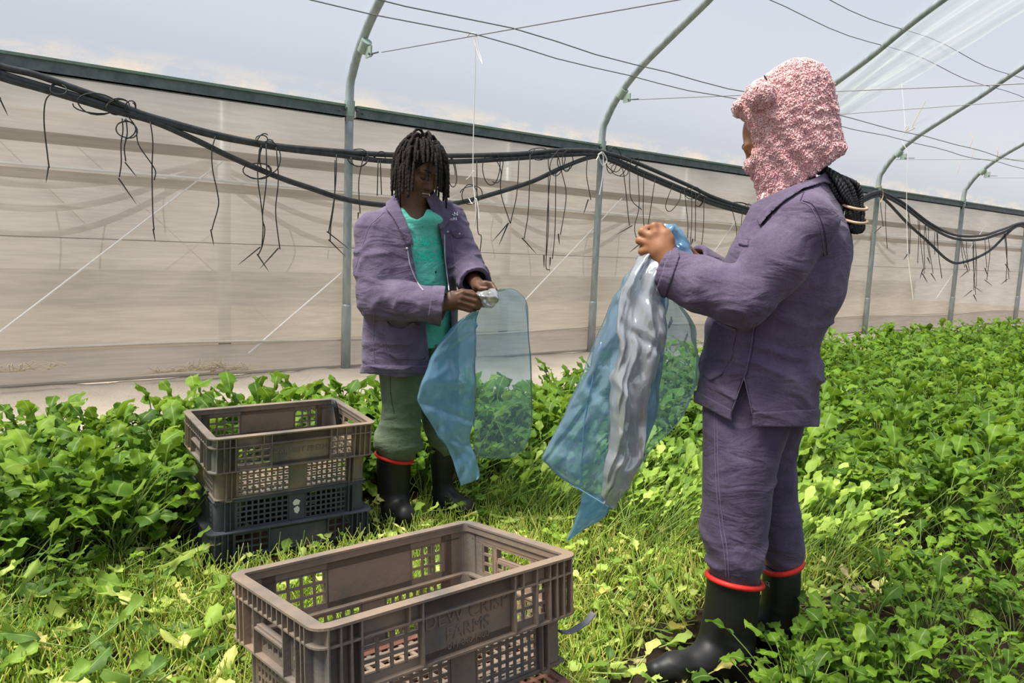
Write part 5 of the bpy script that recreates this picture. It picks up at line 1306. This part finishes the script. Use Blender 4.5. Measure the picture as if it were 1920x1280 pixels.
# fleece hood
M_fleece = mat('pink fleece', (.92, .50, .50), (.97, .66, .64), 60, rough=1, spec=.03, bump=.6, bscale=110, sheen=.4)
def hk(py, L, R, ry, off=0.0): return wp.key(py, L, R, off, ry)
w_hd = [hk(114, 1488, 1512, .022), hk(119, 1474, 1530, .045), hk(128, 1458, 1541, .068), hk(142, 1438, 1551, .085), hk(160, 1416, 1559, .098), hk(182, 1394, 1565, .106), hk(202, 1382, 1569, .110), hk(225, 1386, 1572, .112), hk(250, 1400, 1577, .110), hk(275, 1408, 1585, .106), hk(295, 1404, 1588, .102), hk(312, 1406, 1588, .096), hk(335, 1412, 1570, .090), hk(360, 1422, 1545, .085), hk(385, 1426, 1520, .085), hk(405, 1428, 1500, .08)]
def w_hood0(P):
    d = loft(P, w_hd); d = smin(d, ell(P, K_(1389, 203, 0.0), (.016, .075, .018)), .02)
    d = smin(d, ell(P, K_(1407, 310, .0), (.014, .050, .018)), .02)
    # folds falling from the crown to the nape
    x = P[:, 0]+.75*(P[:, 2]-zw(300)); w = np.clip((zw(190)-P[:, 2])/.12, 0, 1)
    d = d+.006*w*np.sin(x*95+2*vnoise(P*6))*np.exp(-((x-.03)/.12)**2)
    return d
def w_hood(P):
    d = w_hood0(P)
    hole = smax(ell(P, K_(1386, 262, .045), (.055, .080, .058)), -ell(P, K_(1440, 255, -.25), (.10, .155, .30)), .01)
    x, y = wp.pix(P)
    face = np.maximum(in_poly(x, y, [(1360, 222), (1389, 219), (1401, 230), (1409, 252), (1413, 272), (1413, 290), (1405, 301), (1360, 304)])*SW, np.abs(P[:, 1]-.0)-.11)
    d = smax(d, -face, .012)
    inner = loft(P, [(z, cx+.012, cy, rx*.80, ry*.80, a) for z, cx, cy, rx, ry, a in w_hd]); d = smax(d, -np.maximum(inner, P[:, 0]-K_(1440, 250, 0)[0]), .004)
    cut = (x-1433)*(.583)+(y-391)*.812   # slanted lower edge from chin to nape
    d = smax(d, cut*SW*1.0, .012)
    n = .0045*vnoise(P*75)+.0030*vnoise(P*140+7)
    return d-n
hd = sdf_mesh('fleece_hood', w_hood, [-.16, -.18, zw(425)], [.28, .18, zw(100)], .0034, M_fleece, wp.t, relax=0, label='pink curly fleece hood')
def w_ear(P):
    return smax(ell(P, K_(1424, 180, -.112), (.038, .024, .034)), -ell(P, K_(1428, 196, -.135), (.022, .014, .012)), .01)-.0035*vnoise(P*85)-.0025*vnoise(P*150+7)
ear_o = sdf_mesh('hood_ear', w_ear, K_(1424, 180, -.11)-.06, K_(1424, 180, -.11)+.06, .0034, M_fleece, hd, relax=0)
sdf_mesh('hood_ear', lambda P: ell(P, K_(1430, 165, .10), (.036, .024, .030))-.0035*vnoise(P*85), K_(1430, 165, .10)-.06, K_(1430, 165, .10)+.06, .0045, M_fleece, hd, relax=0)
# curly pile of the fleece
def pile(o_, count, seed):
    me = o_.data; nv = len(me.polygons); cen = np.zeros(nv*3, np.float32); me.polygons.foreach_get('center', cen); nor = np.zeros(nv*3, np.float32); me.polygons.foreach_get('normal', nor)
    cen, nor = cen.reshape(-1, 3), nor.reshape(-1, 3); rs = np.random.RandomState(seed); pick = rs.choice(nv, min(nv, count), replace=False)
    ax = np.cross(nor[pick], rs.randn(len(pick), 3)); ax /= np.linalg.norm(ax, axis=1, keepdims=True)+1e-9; V = []
    b3 = np.cross(nor[pick], ax); L_ = rs.uniform(.0034, .0062, (len(pick), 1)); c0 = cen[pick]
    for (p, r) in [(c0-nor[pick]*.002, .0018), (c0+nor[pick]*L_*.55+ax*L_*.3, .0020), (c0+nor[pick]*L_*.30+ax*L_*1.3, .0013)]:
        for k in range(4):
            t = 2*math.pi*k/4; V.append(p+r*(b3*math.cos(t)+nor[pick]*math.sin(t)))
    V = np.stack(V, 1); base = np.arange(len(pick))[:, None, None]*12
    F = np.array([(r*4+k, r*4+(k+1) % 4, (r+1)*4+(k+1) % 4, (r+1)*4+k) for r in range(2) for k in range(4)])[None]+base
    obj('fleece_pile', mesh('fleece_pile', V.reshape(-1, 3), F.reshape(-1, 4), True), M_fleece, hd, kind='stuff')
pile(hd, 22000, 3); pile(ear_o, 1500, 4)
for (x, y, x2, y2) in ((1436, 146, 1440, 152), (1446, 163, 1459, 168)):
    p, g = wp.hit(w_hood0, x, y); q, g2 = wp.hit(w_hood0, x2, y2)
    MB().tube([p+g*.007, (p+q)/2+g*.011, q+g2*.007], [.0022, .0026, .002] if x == 1436 else [.0009]*3, 6).build('stitched_face_mark' if x == 1436 else 'leaf_scrap', M_dark if x == 1436 else mat('twig scrap', (.22, .14, .07)), hd)
dc = [K_(x, y, o) for x, y, o in ((1432, 362, -.07), (1428, 378, -.075), (1421, 392, -.08), (1416, 402, -.085))]
MB().tube(smooth_path(dc, 4), .0048, 7).build('drawstring', mat('cream cord', (.72, .66, .56), rough=.9), hd, True)
# braids: gathered at the nape, folded under and tied twice
R_ = random.Random(9); bc = []
for k in range(30):
    a = R_.uniform(0, 2*math.pi); rr_ = math.sqrt(R_.random())
    ox, oy = rr_*math.cos(a), rr_*math.sin(a)
    path = [(1535+ox*10, 318+oy*8, oy*.03), (1560+ox*24, 322+ox*14, oy*.045-.02), (1584+ox*31, 346-ox*2, oy*.05-.03), (1594+ox*30, 368, oy*.048-.03), (1602+ox*18, 386, oy*.032-.03), (1603+ox*21, 400, oy*.038-.03), (1604+ox*17, 412, oy*.030-.03), (1605+ox*19, 426, oy*.034-.03), (1606+ox*11, 437-abs(ox)*4, oy*.024-.03)]
    pts = smooth_path([K_(*p) for p in path], 12); n = len(pts); t = np.arange(n); T_ = np.gradient(pts, axis=0); T_ /= np.linalg.norm(T_, axis=1, keepdims=True)
    N_ = np.cross(T_, np.array([.3, .9, .2])); N_ /= np.linalg.norm(N_, axis=1, keepdims=True); B_ = np.cross(T_, N_); mb = MB()
    for st_ in range(2):   # two strands twisted round each other
        a_ = t*1.05+k+st_*math.pi; mb.tube(pts+(N_*np.cos(a_)[:, None]+B_*np.sin(a_)[:, None])*.0034, .0040, 5)
    mb.build('braid', M_braid, wp.t, True)
for (x, y, rx, ry, tl) in ((1602, 386, 20.5, .038, -.006), (1604, 412, 19.5, .036, -.004)):
    c = K_(x, y, -.03); rg = [c+np.array([rx*SW*math.cos(t), ry*math.sin(t), tl*math.cos(t)-.010*math.sin(t)*-1]) for t in np.linspace(0, 2*math.pi, 25)]
    MB().tube(rg, .0042, 7, False).build('hair_tie', mat('tan hair tie', (.62, .42, .28), rough=.7), wp.t, True)
p, g = wp.hit(w_jk0, 1583, 404)
if p is not None: MB().tube([p+np.array([0, 0, .012]), p-np.array([0, 0, .006])], .004, 5, flat=.3).build('label_tag', M_white, wj)
# ------------------------------------------------------------------ blue plastic bags
def bag_mat(name, tint, body, gl, scat, seed, bump=.3):
    m, N, L, out = _mat(name)
    tr = N.new('ShaderNodeBsdfTransparent'); tr.inputs[0].default_value = (*tint, 1)
    df = N.new('ShaderNodeBsdfDiffuse'); df.inputs[0].default_value = (*body, 1)
    tl = N.new('ShaderNodeBsdfTranslucent'); tl.inputs[0].default_value = (*body, 1)
    a = N.new('ShaderNodeMixShader'); a.inputs[0].default_value = .5; L.new(df.outputs[0], a.inputs[1]); L.new(tl.outputs[0], a.inputs[2])
    b = N.new('ShaderNodeMixShader'); b.inputs[0].default_value = scat; L.new(tr.outputs[0], b.inputs[1]); L.new(a.outputs[0], b.inputs[2])
    g = N.new('ShaderNodeBsdfGlossy'); g.inputs['Roughness'].default_value = .13
    tc = N.new('ShaderNodeTexCoord'); mp_ = N.new('ShaderNodeMapping'); mp_.inputs['Scale'].default_value = (1.6, 1.6, .7); L.new(tc.outputs['Object'], mp_.inputs[0]); 
    bp = N.new('ShaderNodeBump'); bp.inputs['Strength'].default_value = bump; bp.inputs['Distance'].default_value = .02
    rg = N.new('ShaderNodeTexNoise'); rg.noise_type = 'RIDGED_MULTIFRACTAL'; rg.inputs['Scale'].default_value = 11; rg.inputs['Detail'].default_value = 5; rg.inputs['Roughness'].default_value = .62; rg.inputs['Distortion'].default_value = .5
    L.new(mp_.outputs[0], rg.inputs['Vector']); L.new(rg.outputs[0], bp.inputs['Height'])
    L.new(bp.outputs[0], g.inputs['Normal'])
    fr_ = N.new('ShaderNodeFresnel'); fr_.inputs['IOR'].default_value = 1.5; L.new(bp.outputs[0], fr_.inputs['Normal'])
    ma = N.new('ShaderNodeMath'); ma.operation = 'MULTIPLY_ADD'; ma.use_clamp = True; ma.inputs[1].default_value = .75; ma.inputs[2].default_value = gl; L.new(fr_.outputs[0], ma.inputs[0])
    c = N.new('ShaderNodeMixShader'); L.new(ma.outputs[0], c.inputs[0]); L.new(b.outputs[0], c.inputs[1]); L.new(g.outputs[0], c.inputs[2]); L.new(c.outputs[0], out.inputs[0]); return m
M_bag = bag_mat('clear blue film', (.84, .94, 1.0), (.55, .80, 1.0), .02, .16, 1, .14)
M_bag2 = bag_mat('blue film fold', (.68, .87, 1.0), (.36, .70, 1.0), .04, .55, 2, .35)
M_bag2b = bag_mat('pale blue film', (.72, .89, 1.0), (.52, .79, 1.0), .06, .38, 4, .5)
M_bag3 = bag_mat('crumpled film painted highlights', (.84, .92, .97), (.97, .98, 1.0), .22, .58, 3, .8)  # near-white body colour stands in for highlights on crumpled blue film
def _j(t): return np.array([vnoise(np.array([t, .5, .5])), .5*vnoise(np.array([t, 9.5, .5])), 0])
def bag_tube(ps, name, rows, mt, parent, nr=90, na=80, crump=.006, pleat=0, seed=0, flat=.55, rad=0, lab=None):
    """rows: py_left, px_left, py_right, px_right, y offset left, y offset right, half thickness -> flattened tube of film with sharp creases"""
    K = smooth_path(rows, 8); T = np.linspace(0, len(K)-1, nr); K = np.stack([np.interp(T, np.arange(len(K)), K[:, c]) for c in range(7)], 1)
    V, NR, UV = [], [], []; L_ = 0; prev = None
    for i, (yl, xl, yr, xr, ol, orr, th) in enumerate(K):
        A, B = ps.J(xl, yl, ol), ps.J(xr, yr, orr); c = (A+B)/2; h = (B-A)/2; w = np.linalg.norm(h); nrm = np.cross(h/(w+1e-9), np.array([0, 0, 1.0])); nrm /= np.linalg.norm(nrm)+1e-9
        if prev is not None: L_ += np.linalg.norm(c-prev)
        prev = c; e_ = .007*crump/.008; A = A+_j(i*.21+seed)*e_; B = B+_j(i*.19+seed+40)*e_; c = (A+B)/2; h = (B-A)/2; w = np.linalg.norm(h)
        for k in range(na):
            a = 2*math.pi*k/na; ca, sa = math.cos(a), math.sin(a); ca = math.copysign(abs(ca)**.75, ca)
            V.append(c+h*ca+nrm*th*math.copysign(abs(sa)**flat, sa)); NR.append(nrm*(1 if sa >= 0 else -1)*min(1, abs(sa)*2.2)); UV.append((ca*w, L_, 1 if sa >= 0 else -1, ca))
    V, NR, UV = np.array(V), np.array(NR), np.array(UV); R_ = np.random.RandomState(seed+50); d = np.zeros(len(V)); Wm = np.abs(UV[:, 0]).max(); Lm = UV[:, 1].max()
    for q in range(int(46*(1+2*pleat))):      # straight sharp folds, each on one side of the bag
        side = 1 if R_.rand() < .5 else -1; p0 = np.array([R_.uniform(-1, 1)*Wm, R_.uniform(0, 1)*Lm])
        if rad and R_.rand() < rad: g = np.array([R_.uniform(-.15, .15)*Wm, -.04]); dr = p0-g          # folds fanning out of the grip
        else: an = R_.normal(math.pi/2, .75); dr = np.array([math.cos(an), math.sin(an)])
        dr = dr/np.linalg.norm(dr); n2 = np.array([-dr[1], dr[0]]); x = (UV[:, :2]-p0) @ n2; y = (UV[:, :2]-p0) @ dr
        wd_ = R_.uniform(.008, .035); ln = R_.uniform(.04, .22); a_ = R_.uniform(.3, 1)*crump*(1 if R_.rand() < .7 else -1)
        d += np.where(UV[:, 2] == side, a_*np.maximum(0, 1-np.abs(x)/wd_)*np.exp(-(y/ln)**2), 0)
    for sc_, am in ((.050, .85), (.021, .55)):        # crumple: facets between random points of each side of the film
        for sd in (-1, 1):
            m_ = UV[:, 2] == sd; n_s = int(max(8, min(260, 2.2*Wm*Lm/(sc_*sc_*1.6)))); ps_ = np.stack([R_.uniform(-1, 1, n_s)*Wm, R_.uniform(-.02, Lm+.02, n_s)*.55], 1)
            q_ = UV[m_][:, :2]*np.array([1, .55]); dd = np.full(len(q_), 9.)
            for p_ in ps_: dd = np.minimum(dd, np.hypot(q_[:, 0]-p_[0], q_[:, 1]-p_[1]))
            zone = .35+.65*np.clip(vnoise(np.stack([q_[:, 0]*7+seed, q_[:, 1]*9, 0*dd+sd], 1))+.5, 0, 1)
            d[m_] += (np.minimum(dd, sc_*.8)-sc_*.4)*am*crump/.012*.42*zone
    q = V*9+seed*3.7; d += vnoise(q)*crump*.8; V = V+NR*d[:, None]
    V = V+np.stack([vnoise(q+11), vnoise(q+23), 0*d], 1)*crump*.5
    F = np.array([(i*na+k, i*na+(k+1) % na, (i+1)*na+(k+1) % na, (i+1)*na+k) for i in range(nr-1) for k in range(na)])
    return obj(name, mesh(name, V, F, True), mt, parent, label=lab)
# bag of the person with dreadlocks: a clear hanging panel, a blue folded panel, the bunched mouth
b1t = thing('plastic_bag', 'large clear blue plastic bag held by the person with dreadlocks', 'plastic bag', tuple(mp.O), mp.t.rotation_euler, 'blue plastic bags')
bag_tube(mp, 'clear_panel', [(556, 899, 541, 938, -.20, -.18, .0050), (566, 894, 543, 966, -.20, -.16, .0125), (590, 890, 566, 986, -.20, -.15, .0160), (640, 890, 620, 991, -.20, -.14, .0180), (700, 889, 690, 996, -.20, -.14, .0200), (760, 888, 750, 997, -.20, -.14, .0200), (810, 888, 800, 995, -.20, -.14, .0180), (840, 888, 832, 985, -.20, -.15, .0120), (856, 889, 854, 962, -.20, -.16, .0040), (858, 890, 857, 958, -.20, -.16, .0015)], M_bag, b1t, crump=.005, seed=1)
bag_tube(mp, 'folded_panel', [(584, 884, 583, 895, -.28, -.26, .0060), (606, 858, 606, 893, -.28, -.24, .0096), (640, 829, 640, 891, -.28, -.23, .0156), (671, 810, 680, 890, -.28, -.23, .0192), (712, 793, 720, 889, -.28, -.23, .0228), (744, 782, 752, 889, -.27, -.22, .0228), (775, 795, 785, 889, -.27, -.22, .0204), (800, 811, 806, 884, -.26, -.22, .0180), (830, 829, 832, 884, -.25, -.22, .0144), (862, 847, 860, 894, -.25, -.22, .0132), (890, 859, 886, 895, -.25, -.22, .0096), (910, 867, 898, 893, -.25, -.23, .0024)], M_bag2, b1t, crump=.010, pleat=.12, seed=2)
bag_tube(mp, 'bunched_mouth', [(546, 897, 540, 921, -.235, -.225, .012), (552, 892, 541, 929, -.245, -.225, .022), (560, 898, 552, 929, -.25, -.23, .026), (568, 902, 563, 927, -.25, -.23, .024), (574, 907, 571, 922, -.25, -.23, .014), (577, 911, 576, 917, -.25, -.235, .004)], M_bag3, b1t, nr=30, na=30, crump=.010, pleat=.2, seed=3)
mb = MB()   # sealed edges of the film
for pts in ([(891, 590), (890, 680), (889, 760), (888, 800)],): mb.tube(smooth_path([mp.J(x, y, -.205) for x, y in pts], 5), .0022, 5)
mb.build('side_fold', M_bag2, b1t, True)
MB().tube(smooth_path([mp.J(x, y, o) for x, y, o in ((986, 570, -.15), (992, 640, -.14), (996, 720, -.14), (997, 790, -.14), (987, 830, -.15), (960, 856, -.16), (890, 858, -.20))], 5), .0018, 5).build('side_fold', M_bag2, b1t, True)
# bag held up by the hooded person
b2t = thing('plastic_bag', 'long crinkled blue plastic bag held up by the person in the pink hood', 'plastic bag', tuple(wp.O), wp.t.rotation_euler, 'blue plastic bags')
bag_tube(wp, 'front_panel', [(455, 1226, 450, 1240, -.14, -.13, .010), (480, 1205, 492, 1237, -.17, -.13, .026), (520, 1172, 540, 1241, -.18, -.13, .036), (570, 1147, 585, 1246, -.19, -.13, .044), (640, 1122, 645, 1245, -.20, -.12, .050), (700, 1098, 705, 1240, -.20, -.12, .050), (760, 1069, 770, 1228, -.20, -.12, .046), (820, 1038, 845, 1205, -.20, -.13, .040), (858, 1018, 905, 1180, -.20, -.14, .028), (880, 1035, 935, 1160, -.20, -.15, .014), (900, 1060, 952, 1147, -.20, -.16, .004)], M_bag2b, b2t, nr=120, na=110, crump=.012, pleat=.6, seed=4, rad=.6)
bag_tube(wp, 'crumpled_highlight_panel', [(452, 1228, 450, 1240, -.16, -.15, .008), (480, 1208, 492, 1237, -.205, -.17, .018), (520, 1176, 540, 1241, -.225, -.19, .022), (570, 1160, 590, 1246, -.245, -.20, .024), (640, 1160, 645, 1238, -.26, -.20, .024), (700, 1158, 705, 1222, -.26, -.20, .022), (760, 1152, 770, 1212, -.255, -.20, .020), (820, 1146, 845, 1198, -.25, -.20, .018), (880, 1136, 905, 1178, -.235, -.20, .014), (925, 1128, 940, 1156, -.22, -.19, .010), (945, 1132, 955, 1148, -.21, -.19, .003)], M_bag3, b2t, nr=130, na=110, crump=.014, pleat=.9, seed=14, rad=.75)  # extra film layer whose whitened colour paints the streak of glints
bag_tube(wp, 'clear_side_panel', [(470, 1215, 500, 1236, -.10, -.05, .0036), (560, 1150, 575, 1250, -.14, -.03, .0120), (680, 1100, 700, 1200, -.17, -.10, .0120), (780, 1055, 790, 1130, -.185, -.16, .0096), (850, 1022, 872, 1110, -.19, -.17, .0060), (862, 1019, 905, 1098, -.195, -.18, .0024)], M_bag, b2t, crump=.005, seed=5)
bag_tube(wp, 'back_panel', [(545, 1240, 548, 1262, -.08, -.04, .010), (575, 1236, 590, 1290, -.08, -.02, .018), (620, 1238, 640, 1304, -.08, -.02, .024), (668, 1222, 690, 1312, -.09, -.03, .028), (720, 1210, 735, 1298, -.09, -.03, .028), (770, 1195, 785, 1278, -.10, -.05, .022), (820, 1185, 830, 1238, -.11, -.08, .014), (870, 1172, 872, 1205, -.12, -.10, .006)], M_bag, b2t, nr=50, na=44, crump=.012, pleat=.18, seed=6)
bag_tube(wp, 'hanging_tail', [(925, 1090, 930, 1130, -.13, -.11, .008), (945, 1086, 952, 1142, -.13, -.10, .012), (975, 1077, 972, 1128, -.13, -.10, .010), (1000, 1068, 990, 1098, -.13, -.11, .007), (1014, 1063, 1012, 1067, -.13, -.125, .002)], M_bag2, b2t, nr=24, na=24, crump=.004, seed=7)
bag_tube(wp, 'gripped_mouth', [(420, 1244, 419, 1262, -.11, -.09, .006), (432, 1242, 430, 1270, -.13, -.09, .014), (448, 1246, 446, 1281, -.135, -.085, .016), (466, 1262, 466, 1289, -.13, -.08, .014), (484, 1274, 482, 1293, -.125, -.08, .008), (494, 1282, 492, 1294, -.12, -.085, .003)], M_bag2, b2t, nr=28, na=28, crump=.007, pleat=.15, seed=8)
mb = MB(); mb.tube(smooth_path([wp.J(x, y, -.205) for x, y in ((1018, 858), (1040, 884), (1070, 906), (1105, 928), (1147, 953))], 5), .0026, 5); mb.build('bottom_seam', M_bag2, b2t, True)
MB().tube(smooth_path([wp.J(x, y, o) for x, y, o in ((1128, 640, -.22), (1105, 740, -.22), (1095, 800, -.22), (1090, 880, -.21), (1088, 925, -.20))], 5), .0020, 5).build('side_fold', M_bag2, b2t, True)

# scale the figures and their bags about the camera, soles on the soil
def scale_about_camera(root, size, spot, lift):
    root.location = (spot[0], spot[1], 0.0); done = set()
    def go(o):
        for ch in o.children:
            if ch.data.name not in done:
                done.add(ch.data.name); me = ch.data; n = len(me.vertices); co = np.zeros(n*3, np.float32); me.vertices.foreach_get('co', co)
                co = co.reshape(-1, 3)*size; co[:, 2] += lift; me.vertices.foreach_set('co', co.ravel()); me.update()
            go(ch)
    go(root)
for r_ in (mp.t, b1t): scale_about_camera(r_, .95, (1.6058, 2.7600), .0575)
for r_ in (wp.t, b2t): scale_about_camera(r_, .92, (1.8373, 1.2422), .092)
